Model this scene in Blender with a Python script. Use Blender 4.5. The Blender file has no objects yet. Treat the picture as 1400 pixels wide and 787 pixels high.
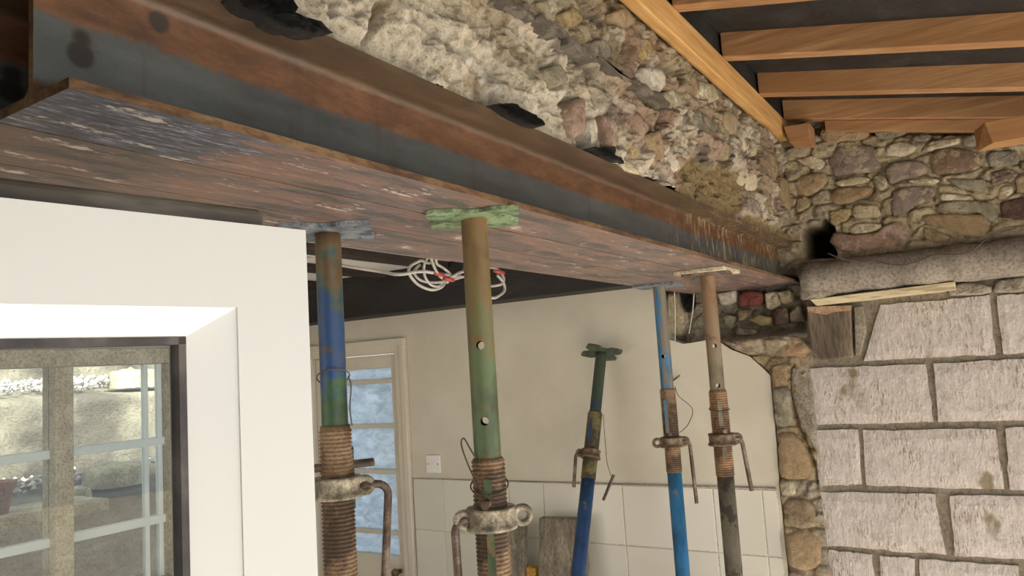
import bpy, bmesh, math, random
import numpy as np
from mathutils import Vector, Matrix

# ------------------------------------------------------------------ camera
SC = bpy.context.scene
COL = SC.collection
F, CX, CY, EYE = 1041.0, 700.0, 393.5, 1.75
def unit(v): return v / np.linalg.norm(v)
AX = unit(np.array([1365 - CX, 459 - CY, F]))            # the beam's direction as the lens sees it
AY = np.array([-950 - CX, 605 - CY, F]); AY = unit(AY - AX * AX.dot(AY))
AZ = np.cross(AX, AY)
cam = bpy.data.cameras.new('camera'); camo = bpy.data.objects.new('camera', cam); COL.objects.link(camo)
cam.sensor_width = 36.0; cam.lens = F / 1400 * 36; cam.clip_start = .02; cam.clip_end = 200
r_ = Vector((AX[0], AY[0], AZ[0])); u_ = -Vector((AX[1], AY[1], AZ[1])); b_ = -Vector((AX[2], AY[2], AZ[2]))
camo.matrix_world = Matrix(((r_.x, u_.x, b_.x, 0), (r_.y, u_.y, b_.y, 0), (r_.z, u_.z, b_.z, EYE), (0, 0, 0, 1)))
SC.camera = camo

# ------------------------------------------------------------------ sky, sun, exposure
SC.view_settings.view_transform = 'Standard'; SC.view_settings.look = 'None'
SC.view_settings.gamma = 1; SC.view_settings.use_curve_mapping = False
SC.view_settings.exposure = 0.45
W = bpy.data.worlds.new('sky'); SC.world = W; W.use_nodes = True
wn = W.node_tree.nodes; wl = W.node_tree.links
bgn = wn['Background']; bgn.inputs[0].default_value = (.90, .95, 1.0, 1); bgn.inputs[1].default_value = 1.2
sun = bpy.data.lights.new('sun', 'SUN'); suno = bpy.data.objects.new('sun', sun); COL.objects.link(suno)
sun.energy = 16.0; sun.angle = math.radians(1.5); sun.color = (1, .94, .85)
sdir = Vector((.34, .66, -.67)).normalized()             # the way the light travels
suno.rotation_euler = sdir.to_track_quat('-Z', 'Y').to_euler(); suno.location = (-3, -6, 8)

# ------------------------------------------------------------------ where pixels of known planes lie
def ray(x, y):
    d = np.array([x - CX, y - CY, F]); return np.array([d @ AX, d @ AY, d @ AZ])
def onX(x, y, X): r = ray(x, y); return r * X / r[0] + [0, 0, EYE]
def onY(x, y, Y): r = ray(x, y); return r * Y / r[1] + [0, 0, EYE]
def onZ(x, y, Z): r = ray(x, y); return r * (Z - EYE) / r[2] + [0, 0, EYE]

# ------------------------------------------------------------------ mesh helpers
class MB:
    def __init__(s): s.v = []; s.f = []; s.sm = []; s.mi = []
    def add(s, vs, fs, smooth=False, mi=0):
        o = len(s.v); s.v += [tuple(map(float, p)) for p in vs]
        for f in fs: s.f.append([i + o for i in f]); s.sm.append(smooth); s.mi.append(mi)
        return s
    def box(s, x0, x1, y0, y1, z0, z1, mi=0):
        p = [(x, y, z) for z in (z0, z1) for y in (y0, y1) for x in (x0, x1)]
        return s.add(p, [(0, 2, 3, 1), (4, 5, 7, 6), (0, 1, 5, 4), (2, 6, 7, 3), (0, 4, 6, 2), (1, 3, 7, 5)], mi=mi)
    def hexa(s, p, mi=0):                                  # 4 bottom corners ccw, 4 top corners ccw
        return s.add(p, [(3, 2, 1, 0), (4, 5, 6, 7), (0, 1, 5, 4), (1, 2, 6, 5), (2, 3, 7, 6), (3, 0, 4, 7)], mi=mi)
    def lathe(s, prof, n=24, c=(0, 0), cap=True, smooth=True, mi=0):
        vs = []; fs = []
        for r, z in prof:
            for k in range(n):
                a = 2 * math.pi * k / n; vs.append((c[0] + r * math.cos(a), c[1] + r * math.sin(a), z))
        m = len(prof)
        for i in range(m - 1):
            for k in range(n):
                k2 = (k + 1) % n; fs.append((i * n + k, i * n + k2, (i + 1) * n + k2, (i + 1) * n + k))
        s.add(vs, fs, smooth, mi)
        if cap:
            o = len(s.v) - len(vs)
            s.f.append([o + k for k in range(n)][::-1]); s.sm.append(False); s.mi.append(mi)
            s.f.append([o + (m - 1) * n + k for k in range(n)]); s.sm.append(False); s.mi.append(mi)
        return s
    def tube(s, pts, r, n=8, closed=False, smooth=True, mi=0):
        pts = [Vector(p) for p in pts]; m = len(pts); rs = r if isinstance(r, (list, tuple)) else [r] * m
        vs = []; fs = []; ref = None
        for i, p in enumerate(pts):
            a = pts[(i - 1) % m] if (closed or i) else p
            b = pts[(i + 1) % m] if (closed or i < m - 1) else p
            t = (b - a).normalized()
            if ref is None:
                ref = Vector((0, 0, 1)) if abs(t.z) < .9 else Vector((1, 0, 0))
            u = (ref - t * ref.dot(t))
            if u.length < 1e-5: u = t.orthogonal()
            u.normalize(); ref = u; w = t.cross(u)
            for k in range(n):
                an = 2 * math.pi * k / n; vs.append(p + (u * math.cos(an) + w * math.sin(an)) * rs[i])
        for i in range(m if closed else m - 1):
            j = (i + 1) % m
            for k in range(n):
                k2 = (k + 1) % n; fs.append((i * n + k, i * n + k2, j * n + k2, j * n + k))
        s.add(vs, fs, smooth, mi)
        if not closed:
            o = len(s.v) - len(vs)
            s.f.append([o + k for k in range(n)][::-1]); s.sm.append(False); s.mi.append(mi)
            s.f.append([o + (m - 1) * n + k for k in range(n)]); s.sm.append(False); s.mi.append(mi)
        return s
    def prism(s, poly, fn, d0, d1, mi=0):                  # poly of (u,v); fn(u,v,d) -> xyz
        n = len(poly)
        vs = [fn(u, v, d0) for u, v in poly] + [fn(u, v, d1) for u, v in poly]
        fs = [list(range(n))[::-1], [n + k for k in range(n)]] + [(k, (k + 1) % n, n + (k + 1) % n, n + k) for k in range(n)]
        return s.add(vs, fs, mi=mi)
    def build(s, name, mat, parent=None, world=True, bevel=0, seg=2, fix=True):
        me = bpy.data.meshes.new(name)
        off = Vector((0, 0, 0))
        if world and parent is not None: off = Vector(ORG.get(parent.name, (0, 0, 0)))
        me.from_pydata([(a - off.x, b - off.y, c - off.z) for a, b, c in s.v], [], s.f)
        for m in (mat if isinstance(mat, (list, tuple)) else [mat]): me.materials.append(m)
        me.polygons.foreach_set('use_smooth', s.sm); me.polygons.foreach_set('material_index', s.mi)
        if fix:
            bm = bmesh.new(); bm.from_mesh(me); bmesh.ops.recalc_face_normals(bm, faces=bm.faces); bm.to_mesh(me); bm.free()
        o = bpy.data.objects.new(name, me); COL.objects.link(o)
        if parent is not None:
            o.parent = parent
            if world: ORG[o.name] = ORG.get(parent.name, (0, 0, 0))
        if bevel:
            b = o.modifiers.new('edge', 'BEVEL'); b.width = bevel; b.segments = seg; b.limit_method = 'ANGLE'; b.angle_limit = .7
        return o
ORG = {}
def thing(name, label, cat, loc=(0, 0, 0), group=None, rot=None):
    o = bpy.data.objects.new(name, None); COL.objects.link(o); o.location = loc; o.empty_display_size = .05
    if rot is not None: o.rotation_euler = rot
    ORG[o.name] = tuple(loc); return tag(o, label, cat, group)
def tag(o, label=None, cat=None, group=None, kind=None):
    if label: o['label'] = label
    if cat: o['category'] = cat
    if group: o['group'] = group
    if kind: o['kind'] = kind
    return o
def struct(o, label, cat): return tag(o, label, cat, None, 'structure')

# ------------------------------------------------------------------ noise
def hsh(ix, iy, seed):
    h = (ix.astype(np.int64) * 374761393 + iy.astype(np.int64) * 668265263 + seed * 1442695041) & 0xffffffff
    h = ((h ^ (h >> 13)) * 1274126177) & 0xffffffff
    return ((h ^ (h >> 16)) & 0xffff) / 65535.0
def vnoise(x, y, seed=0):
    x = np.asarray(x, float); y = np.asarray(y, float)
    ix = np.floor(x); iy = np.floor(y); fx = x - ix; fy = y - iy
    fx = fx * fx * (3 - 2 * fx); fy = fy * fy * (3 - 2 * fy)
    a = hsh(ix, iy, seed); b = hsh(ix + 1, iy, seed); c = hsh(ix, iy + 1, seed); d = hsh(ix + 1, iy + 1, seed)
    return (a * (1 - fx) + b * fx) * (1 - fy) + (c * (1 - fx) + d * fx) * fy
def fbm(x, y, oct=4, seed=0, gain=.5):
    s = 0; a = 1; t = 0
    for k in range(oct): s = s + a * vnoise(x * 2 ** k + 7.3 * k, y * 2 ** k - 3.1 * k, seed + k); t += a; a *= gain
    return s / t
def worley(x, y, seed=0):
    ix = np.floor(x); iy = np.floor(y); f1 = np.full(x.shape, 9.); f2 = f1.copy(); cid = np.zeros(x.shape)
    for dx in (-1, 0, 1):
        for dy in (-1, 0, 1):
            jx = ix + dx; jy = iy + dy
            d = np.hypot(jx + .15 + .7 * hsh(jx, jy, seed) - x, jy + .15 + .7 * hsh(jx, jy, seed + 1) - y)
            n = d < f1; f2 = np.where(n, f1, np.minimum(f2, d)); cid = np.where(n, hsh(jx, jy, seed + 2), cid); f1 = np.where(n, d, f1)
    return f1, f2, cid
def sstep(a, b, x): t = np.clip((x - a) / (b - a), 0, 1); return t * t * (3 - 2 * t)

# ------------------------------------------------------------------ materials
def lin(c):
    if isinstance(c, str): c = tuple(int(c[i:i + 2], 16) for i in (0, 2, 4))
    return tuple(((v / 255) / 12.92 if v / 255 <= .04045 else ((v / 255 + .055) / 1.055) ** 2.4) for v in c[:3]) + (1,)
class NT:
    def __init__(s, name):
        s.m = bpy.data.materials.new(name); s.m.use_nodes = True; s.n = s.m.node_tree.nodes; s.l = s.m.node_tree.links
        s.b = s.n['Principled BSDF']; s.tc = s.n.new('ShaderNodeTexCoord')
    def node(s, t, **k):
        n = s.n.new(t)
        for a, v in k.items(): setattr(n, a, v)
        return n
    def link(s, a, b): s.l.new(a, b)
    def coord(s, scale=(1, 1, 1), loc=(0, 0, 0), rnd=False):
        mp = s.node('ShaderNodeMapping'); mp.inputs['Scale'].default_value = scale; mp.inputs['Location'].default_value = loc
        s.link(s.tc.outputs['Object'], mp.inputs['Vector'])
        if rnd:
            oi = s.node('ShaderNodeObjectInfo'); mu = s.node('ShaderNodeMath', operation='MULTIPLY'); mu.inputs[1].default_value = 37
            s.link(oi.outputs['Random'], mu.inputs[0]); s.link(mu.outputs[0], mp.inputs['Location'])
        return mp.outputs[0]
    def noise(s, scale, detail=4, rough=.55, stretch=(1, 1, 1), loc=(0, 0, 0), rnd=False, dist=0):
        n = s.node('ShaderNodeTexNoise'); n.inputs['Scale'].default_value = scale; n.inputs['Detail'].default_value = detail
        n.inputs['Roughness'].default_value = rough; n.inputs['Distortion'].default_value = dist
        s.link(s.coord(stretch, loc, rnd), n.inputs['Vector'])
        r = s.node('ShaderNodeMapRange'); r.inputs[1].default_value = .29; r.inputs[2].default_value = .71
        s.link(n.outputs['Fac'], r.inputs[0]); return r.outputs[0]
    def ramp(s, fac, stops, interp='LINEAR'):
        r = s.node('ShaderNodeValToRGB'); r.color_ramp.interpolation = interp; e = r.color_ramp.elements
        while len(e) < len(stops): e.new(.5)
        for i, (p, c) in enumerate(stops): e[i].position = p; e[i].color = lin(c)
        s.link(fac, r.inputs[0]); return r.outputs[0]
    def mask(s, fac, lo, hi):
        r = s.node('ShaderNodeMapRange', interpolation_type='SMOOTHSTEP'); r.inputs[1].default_value = lo; r.inputs[2].default_value = hi
        s.link(fac, r.inputs[0]); return r.outputs[0]
    def mix(s, fac, a, b, mode='MIX'):
        m = s.node('ShaderNodeMix', data_type='RGBA', blend_type=mode)
        for sock, v in ((m.inputs[0], fac), (m.inputs[6], a), (m.inputs[7], b)):
            if isinstance(v, (int, float)): sock.default_value = v
            elif isinstance(v, (tuple, str)): sock.default_value = lin(v)
            else: s.link(v, sock)
        return m.outputs[2]
    def math(s, op, a, b=0):
        m = s.node('ShaderNodeMath', operation=op)
        for k, v in ((0, a), (1, b)):
            if isinstance(v, (int, float)): m.inputs[k].default_value = v
            else: s.link(v, m.inputs[k])
        return m.outputs[0]
    def axis(s, k):
        x = s.node('ShaderNodeSeparateXYZ'); s.link(s.tc.outputs['Object'], x.inputs[0]); return x.outputs[k]
    def done(s, col, rough=.7, bump=None, bs=.3, bd=.004, metal=0, spec=None):
        if isinstance(col, (tuple, str)): s.b.inputs['Base Color'].default_value = lin(col)
        else: s.link(col, s.b.inputs['Base Color'])
        if isinstance(rough, (int, float)): s.b.inputs['Roughness'].default_value = rough
        else: s.link(rough, s.b.inputs['Roughness'])
        s.b.inputs['Metallic'].default_value = metal
        if spec is not None: s.b.inputs['Specular IOR Level'].default_value = spec
        if bump is not None:
            b = s.node('ShaderNodeBump'); b.inputs['Strength'].default_value = bs; b.inputs['Distance'].default_value = bd
            s.link(bump, b.inputs['Height']); s.link(b.outputs[0], s.b.inputs['Normal'])
        return s.m
def simple(name, stops, scale=12, detail=5, rough=.7, bs=.3, bd=.004, stretch=(1, 1, 1), rnd=False, bscale=None, metal=0, spec=None, dist=0):
    t = NT(name); n = t.noise(scale, detail, .6, stretch, rnd=rnd, dist=dist)
    b = t.noise(bscale or scale * 7, 7, .7, stretch, rnd=rnd) if bs else None
    c = t.ramp(n, stops)
    if bs > .19: c = t.mix(1.0, c, t.ramp(t.noise(scale * 9, 6, .7, stretch, rnd=rnd), [(.3, 'cfcac4'), (.55, 'ffffff')]), 'MULTIPLY')
    return t.done(c, rough, b, bs, bd, metal, spec)

M = {}
def pine(name, stretch, dark=0):
    t = NT(name)
    g = t.noise(60, 6, .62, stretch, rnd=True, dist=.1); w = t.noise(4, 3, .5, tuple(.35 + .65 * s for s in stretch), rnd=True)
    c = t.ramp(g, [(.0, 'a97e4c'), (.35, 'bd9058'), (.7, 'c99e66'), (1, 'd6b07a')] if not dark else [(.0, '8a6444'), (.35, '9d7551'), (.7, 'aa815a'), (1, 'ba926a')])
    c = t.mix(t.math('MULTIPLY', t.mask(w, .55, .75), .6), c, '94693f', 'MIX')
    k = t.node('ShaderNodeTexVoronoi'); k.inputs['Scale'].default_value = 5.5; t.link(t.coord(tuple(max(.5, s * .5) for s in stretch), rnd=True), k.inputs['Vector'])
    c = t.mix(t.mask(k.outputs['Distance'], .12, .05), c, '5f3c22')
    return t.done(c, .75, g, .25, .003)
M['pine_x'] = pine('sawn pine along the wall', (.06, 1, 1))
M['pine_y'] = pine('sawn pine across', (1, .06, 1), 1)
def gain(h, k=1.13): return '%02x%02x%02x' % tuple(min(250, int(int(h[i:i + 2], 16) * k)) for i in (0, 2, 4))
def stone_mat(name, stops, bs=.5, extra=None, scale=9):
    stops = [(p, gain(c)) for p, c in stops]
    if extra: extra = gain(extra, 1.1)
    t = NT(name); oi = t.node('ShaderNodeObjectInfo')
    base = t.ramp(oi.outputs['Random'], stops, 'CONSTANT')
    n = t.noise(scale * 2.2, 8, .7, rnd=True, dist=.5); n2 = t.noise(120, 7, .72, rnd=True)
    c = t.mix(1.0, base, t.ramp(n, [(.1, 'c4beb6'), (.45, 'f0eeea'), (.75, 'ffffff')]), 'MULTIPLY')
    c = t.mix(t.mask(t.noise(22, 7, .7, rnd=True, loc=(3, 1, 2)), .53, .64), c, extra or 'b9a98c')
    c = t.mix(t.math('MULTIPLY', t.mask(n2, .72, .9), .6), c, '75675a')
    bb = t.math('ADD', t.math('MULTIPLY', n, 1.0), t.math('MULTIPLY', n2, .5))
    return t.done(c, .92, bb, .8, .016)
M['stone'] = stone_mat('rubble stone', [(0, '9d8a72'), (.14, '8b7464'), (.28, 'a8967c'), (.42, '7c6862'), (.56, 'b09a7c'), (.7, '938674'), (.85, 'a58a6c')])
M['stone_pale'] = stone_mat('pale limestone', [(0, 'c4b69a'), (.3, 'b7ab92'), (.6, 'cbbfa6')], extra='d8ceb8')
M['stone_purple'] = stone_mat('purple grey stone', [(0, '9a8b82'), (.5, '8f8079')], extra='b0a08d')
M['stone_tan'] = stone_mat('tan sandstone', [(0, 'b39b7c'), (.5, 'ab9374')], extra='a08a6c')
M['stone_ochre'] = stone_mat('ochre stone', [(0, 'ae9668'), (.5, 'b59f74')], extra='b9a680')
M['stone_pink'] = stone_mat('pink stone', [(0, 'a18577'), (.5, 'a68c7f')], extra='b59f8f')
M['stone_white'] = stone_mat('white quartz stone', [(0, 'd9cfc0'), (.5, 'd3c8b8')], extra='e6dfd3')
M['stone_grey'] = stone_mat('grey slate', [(0, '98917f'), (.5, '8f887c')], extra='a89f8c')
M['slate'] = stone_mat('dark slate', [(0, '6b645c'), (.5, '625b54')], extra='7d756a')
M['red_brick'] = stone_mat('red brick', [(0, '8a4a42'), (.5, '8f5148')], extra='7b423b')
M['brown_brick'] = stone_mat('dark brown brick', [(0, '58403a'), (.5, '584039')], extra='6a5147')

def vcol_mat(name, bs=.7, bd=.016, sc=60):
    t = NT(name); a = t.node('ShaderNodeVertexColor'); a.layer_name = 'tint'
    n = t.noise(sc, 8, .7, dist=.4); n2 = t.noise(sc * 4, 6, .7)
    c = t.mix(1.0, a.outputs[0], t.ramp(n, [(.1, 'b5aea4'), (.42, 'ece9e4'), (.7, 'ffffff')]), 'MULTIPLY')
    c = t.mix(t.math('MULTIPLY', t.mask(n2, .68, .85), .7), c, '75675a')
    bb = t.math('ADD', n, t.math('MULTIPLY', n2, .45))
    return t.done(c, .95, bb, bs, bd)
M['rubble'] = vcol_mat('rubble and lime mortar')
M['endwall'] = vcol_mat('earth mortar', .8, .014, 60)
def block_mat():
    t = NT('aerated block')
    n = t.noise(60, 6, .7, (1, 1, .45), rnd=True); n2 = t.noise(9, 5, .65, rnd=True); n3 = t.noise(130, 4, .6, (1, 1.4, .3), rnd=True)
    c = t.ramp(n, [(.1, 'cdc1ba'), (.5, 'ddd3cd'), (.8, 'e6ddd8')])
    c = t.mix(t.math('MULTIPLY', t.math('MULTIPLY', t.mask(n2, .45, .8), t.mask(n3, .58, .72)), .85), c, '9c8b72')
    c = t.mix(t.mask(t.noise(5, 3, .5, rnd=True, loc=(2, 5, 1)), .86, 1.0), c, '9c8e76')
    return t.done(c, .95, t.math('ADD', n, t.math('MULTIPLY', n2, 1.2)), .9, .010)
M['block'] = block_mat()
M['mortar'] = simple('grey cement mortar', [(.3, '8d8477'), (.55, 'a39a8c'), (.75, 'b0a799')], 14, 6, .95, .5, .008, rnd=True)
M['plaster'] = simple('cream painted plaster', [(.2, 'ccc5b5'), (.5, 'd1cabb'), (.8, 'd5cfc1')], 3, 5, .6, .12, .004, bscale=40)
M['paint_white'] = simple('white ceiling paint', [(.3, 'dedbd4'), (.7, 'e6e3dd')], 4, 4, .7, .1, .003)
M['tile'] = simple('off white glazed tile', [(.3, 'd6d2c7'), (.7, 'dbd7cd')], 2, 3, .22, .05, .002, rnd=True)
M['grout'] = simple('tile grout', [(.3, 'd9d5ca'), (.7, 'e4e0d6')], 20, 3, .9, .2)
M['black_paint'] = simple('black painted timber', [(.3, '171517'), (.6, '201d1e'), (.8, '2b2725')], 8, 5, .6, .3, .003, (1, .15, 1))
M['dark_joist'] = simple('dark stained joist', [(.3, '2a2120'), (.6, '382c29'), (.8, '4a3c36')], 10, 5, .7, .3, .003, (.15, 1, 1))
M['felt'] = simple('black roofing membrane', [(.3, '1b1b1d'), (.6, '242426'), (.8, '303032')], 9, 6, .55, .6, .006)
M['concrete'] = simple('concrete', [(.3, '9b948a'), (.6, 'b0a99e'), (.8, 'bdb6ab')], 5, 6, .95, .4, .006)
M['floor'] = simple('dusty concrete floor', [(.3, 'c2bcb2'), (.6, 'cec8be'), (.8, 'd8d3ca')], 3, 6, .95, .3, .006)
M['ground'] = simple('pale gravel ground', [(.3, 'b3ada0'), (.6, 'c4bfb3'), (.8, 'd0cbc0')], 6, 6, .95, .3, .01)
M['pipe'] = simple('grey cement pipe', [(.1, '7a7269'), (.45, '8d847b'), (.7, '978e85'), (.95, 'a1988e')], 11, 8, .9, .35, .004)
M['upvc'] = simple('white plastic frame', [(.3, 'cfd1d2'), (.7, 'd2d4d5')], 2, 3, .35, .0)
M['upvc_bead'] = simple('glossy white glazing bead', [(.3, 'dfe1e2'), (.7, 'e2e4e5')], 2, 3, .22, .0)
M['gasket'] = simple('dark rubber seal', [(.3, '332e30'), (.6, '453f41'), (.8, '5a5352')], 20, 4, .5, .15, .001)
M['seal_grey'] = simple('grey brown weather seal', [(.3, '4c453e'), (.6, '6a6157'), (.8, '8d857a')], 20, 4, .5, .15, .001, (.1, 1, 1))
M['switch'] = simple('white switch plastic', [(.3, 'e9e8e6'), (.7, 'eeedeb')], 3, 2, .3, 0)
M['screw'] = simple('dull screw metal', [(.3, '77736c'), (.7, '8f8b84')], 30, 2, .4, 0, metal=.8)
M['door_paint'] = simple('cream gloss door paint', [(.3, 'cfc6b6'), (.7, 'd6cebf')], 3, 4, .4, .06, .002)
M['mullion'] = simple('tan stone mullion', [(.3, 'bdae8c'), (.55, 'cbbd9c'), (.8, 'd6caac')], 10, 6, .9, .5, .005)
M['bar_blue'] = simple('pale blue glazing bar paint', [(.3, 'e2eff3'), (.7, 'ecf6f9')], 4, 3, .4, .05, .002)
M['terracotta'] = simple('terracotta', [(.3, 'a5705c'), (.7, 'b98672')], 10, 4, .8, .2, .003)
M['rock'] = simple('garden rock', [(.25, '7f7868'), (.5, 'a29a86'), (.75, 'bdb5a0')], 6, 8, .95, .8, .03, dist=.5)
M['gravel'] = simple('white gravel', [(.3, 'b3b0ae'), (.6, 'd3d0cf'), (.8, 'e6e4e4')], 30, 4, .9, .4, .01)
M['slab'] = simple('garden slab stone', [(.3, 'a39a80'), (.6, 'bbb293'), (.8, 'cdc6a9')], 7, 6, .95, .6, .01, rnd=True)
M['cable'] = simple('grey white cable sheath', [(.3, 'a9a4a0'), (.7, 'bfbab5')], 20, 3, .45, 0)
M['red_sleeve'] = simple('red cable sleeve', [(.3, 'a8453f'), (.7, 'c25a50')], 20, 3, .5, 0)
M['cord'] = simple('white string', [(.3, 'c9c1b2'), (.7, 'd8d1c4')], 30, 3, .8, 0)
M['wire'] = simple('rusty wire', [(.3, '4a3f36'), (.7, '63564a')], 30, 3, .6, 0)
M['plastic'] = simple('black polythene', [(.2, '121416'), (.6, '1d2023'), (.9, '2f3338')], 25, 5, .25, 1.0, .02, (1, 1, 2.5), bscale=55)
M['batten'] = simple('flaking cream batten', [(.3, '8d6a52'), (.45, 'c3b392'), (.7, 'd6c9aa')], 9, 5, .85, .4, .004, (1, .12, 1))
M['stub'] = simple('weathered brown timber', [(.3, '5b5045'), (.6, '75685a'), (.8, '8a7d6c')], 9, 5, .85, .4, .004, (1, 1, .15))
M['stub_end'] = simple('pale sawn wood', [(.3, 'a88a6c'), (.7, 'c5ab8c')], 14, 5, .85, .4, .004)
M['board'] = simple('cement stained board', [(.25, '7b7265'), (.5, '968c7e'), (.75, 'aaa194')], 14, 6, .9, .5, .004, (1, 1, .4), rnd=True)
M['yellow'] = simple('yellow painted wood', [(.3, 'b98a35'), (.7, 'd0a24a')], 12, 4, .7, .2)
M['ply'] = simple('pale plywood packer', [(.3, 'b7a78c'), (.7, 'd3c6ae')], 14, 4, .85, .2, .002)
M['brass'] = simple('old brass knob', [(.3, '6e5a3c'), (.7, '8a7350')], 14, 3, .4, 0, metal=.7)

def glass_mat(name, tint, ior=1.45, rough=0.0, frost=None):
    t = NT(name); m = t.m
    out = t.n['Material Output']
    tr = t.node('ShaderNodeBsdfTransparent'); tr.inputs[0].default_value = lin(tint)
    gl = t.node('ShaderNodeBsdfGlossy'); gl.inputs['Roughness'].default_value = rough
    fr = t.node('ShaderNodeFresnel'); fr.inputs[0].default_value = ior
    mx = t.node('ShaderNodeMixShader'); t.link(fr.outputs[0], mx.inputs[0]); t.link(tr.outputs[0], mx.inputs[1]); t.link(gl.outputs[0], mx.inputs[2])
    last = mx.outputs[0]
    if frost:
        tl = t.node('ShaderNodeBsdfTranslucent'); t.link(t.ramp(t.noise(13, 6, .6, (1, 1, 2.0), dist=.8), [(.1, frost[1]), (.9, frost[2])]), tl.inputs[0])
        m2 = t.node('ShaderNodeMixShader'); m2.inputs[0].default_value = frost[0]
        t.link(last, m2.inputs[1]); t.link(tl.outputs[0], m2.inputs[2]); last = m2.outputs[0]
    t.link(last, out.inputs[0]); return m
M['glass'] = glass_mat('clear door glass', 'f2f5f4', 1.5)
M['window_glass'] = glass_mat('window glass', 'f4f7f7', 1.4)
M['obscure'] = glass_mat('obscured door glass', 'eaf2f8', 1.45, .15, (.72, 'a6b2be', 'cbd8e4'))

def steel_side():
    t = NT('steel side with mill scale and rust')
    z = t.axis(2); x = t.axis(0)
    n = t.noise(24, 7, .65, (.25, 1, 1)); n2 = t.noise(170, 7, .72, (.6, 1, .35)); n3 = t.noise(5, 4, .6)
    scale_c = t.ramp(n, [(.1, '3e4143'), (.5, '4b4f50'), (.9, '575a5c')])
    scale_c = t.mix(t.math('MULTIPLY', t.mask(n2, .78, .95), .7), scale_c, '3c3733')
    rust = t.ramp(t.noise(60, 7, .7, (.3, 1, 1)), [(.1, '4a3324'), (.5, '5f412c'), (.9, '735038')])
    brown = t.ramp(n, [(.1, '46372b'), (.5, '544333'), (.9, '65523f')])
    zz = t.math('ADD', z, t.math('MULTIPLY', t.math('SUBTRACT', n2, .5), .012)); zz = t.math('ADD', zz, t.math('MULTIPLY', t.math('SUBTRACT', n3, .5), .007))
    c = t.mix(t.mask(zz, .082, .090), scale_c, rust)
    c = t.mix(t.mask(zz, .028, .018), c, '4e3a28')                      # rust line along the foot of the web
    c = t.mix(t.mask(z, .129, .134), c, brown)
    # run-down stains and lime splashes at the far end
    sp = t.noise(80, 6, .7, (1, 1, .22)); far = t.mask(x, 1.35, 2.0)
    c = t.mix(t.math('MULTIPLY', t.mask(sp, .6, .7), far), c, 'a48f6d')
    dk = t.noise(22, 4, .6, (1, 1, .12), loc=(4, 0, 0)); c = t.mix(t.math('MULTIPLY', t.mask(dk, .62, .95), .4), c, '382f29')
    drop = t.node('ShaderNodeTexVoronoi'); drop.inputs['Scale'].default_value = 15; t.link(t.coord((1, .2, 1)), drop.inputs['Vector'])
    c = t.mix(t.math('MULTIPLY', t.mask(drop.outputs['Distance'], .24, .16), t.mask(x, .28, .08)), c, '2a2623')
    return t.done(c, .42, n2, .2, .0015, .0, .6)
def steel_bottom(patch):
    t = NT('steel underside with streaked rust' + (' and scale patch' if patch else ''))
    n = t.noise(34, 8, .7, (.16, 1, 1), dist=.5); n2 = t.noise(130, 7, .72, (.2, 1, 1)); n3 = t.noise(14, 5, .65, (.3, 1, 1), loc=(1, 2, 0)); x = t.axis(0); y = t.axis(1)
    c = t.ramp(n, [(.1, '575150'), (.35, '6b5e5c'), (.52, '796560'), (.7, '86675b'), (.9, '957e77')])
    c = t.mix(t.mask(n3, .56, .72), c, '55504f')
    c = t.mix(t.math('MULTIPLY', t.mask(n2, .7, .85), .6), c, 'b3a49b')
    # blue grey mill scale patch at the cut end of the nearest beam
    e = t.math('ADD', x, t.math('MULTIPLY', t.math('SUBTRACT', n, .5), .12))
    if patch: c = t.mix(t.mask(e, .24, .14), c, t.ramp(n2, [(.3, '45464e'), (.6, '5e6070'), (.78, '9498ab')]))
    sp = t.noise(26, 7, .75, (.35, 1, 1), loc=(6, 3, 1)); c = t.mix(t.mask(sp, .72, .82), c, 'c6bcb4')
    return t.done(c, .42, n2, .3, .003, .0, .6)
M['steel_side'] = steel_side(); M['steel_bottom'] = steel_bottom(0); M['steel_bottom_patch'] = steel_bottom(1)
M['steel_edge'] = simple('rust on steel edge', [(.3, '4f3826'), (.5, '6f5238'), (.75, '7d6448')], 20, 5, .6, .2, .002, (.3, 1, 1))

def painted_tube(name, stops, rough=.5, rust='6b4a2e', amount=.62, streak=None):
    """stops: (height above the foot in m, colour); paint worn to rust"""
    t = NT(name); z = t.axis(2)
    n = t.noise(28, 6, .65); n1 = t.noise(9, 4, .6, (1, 1, .5))
    zz = t.math('ADD', z, t.math('MULTIPLY', t.math('SUBTRACT', n, .5), .16))
    z0 = stops[0][0]; z1 = stops[-1][0]
    r = t.node('ShaderNodeMapRange'); r.inputs[1].default_value = z0; r.inputs[2].default_value = z1; t.link(zz, r.inputs[0])
    c = t.ramp(r.outputs[0], [((p - z0) / (z1 - z0), q) for p, q in stops])
    c = t.mix(1.0, c, t.ramp(n1, [(.3, 'b5b0aa'), (.6, 'ffffff')]), 'MULTIPLY')
    c = t.mix(t.math('MULTIPLY', t.mask(n, amount + .1, amount + .3), .85), c, rust)
    if streak:
        s = t.noise(14, 5, .6, (1, 1, .12), loc=(5, 1, 0)); c = t.mix(t.mask(s, streak[0], streak[0] + .12), c, streak[1])
    return t.done(c, rough, n, .25, .002, 0, .5)
M['thread'] = simple('rusty steel thread', [(.3, '4f3d2c'), (.5, '7a6048'), (.75, '967c5f')], 22, 5, .55, .3, .002)
M['thread_orange'] = simple('orange rusty thread', [(.3, '5e4530'), (.5, '7d5e42'), (.75, '977656')], 22, 5, .55, .3, .002)
M['thread_olive'] = simple('olive oily thread', [(.3, '3a3420'), (.5, '5a522f'), (.75, '746a40')], 22, 5, .5, .3, .002)
M['galv'] = simple('worn galvanised collar', [(.3, '7d7565'), (.5, 'a39a88'), (.75, 'c4bca9')], 30, 6, .42, .4, .003, metal=.25)
M['collar_rust'] = simple('rusted collar', [(.3, '544437'), (.5, '75614d'), (.75, '92806b')], 30, 6, .6, .4, .003)
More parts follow.
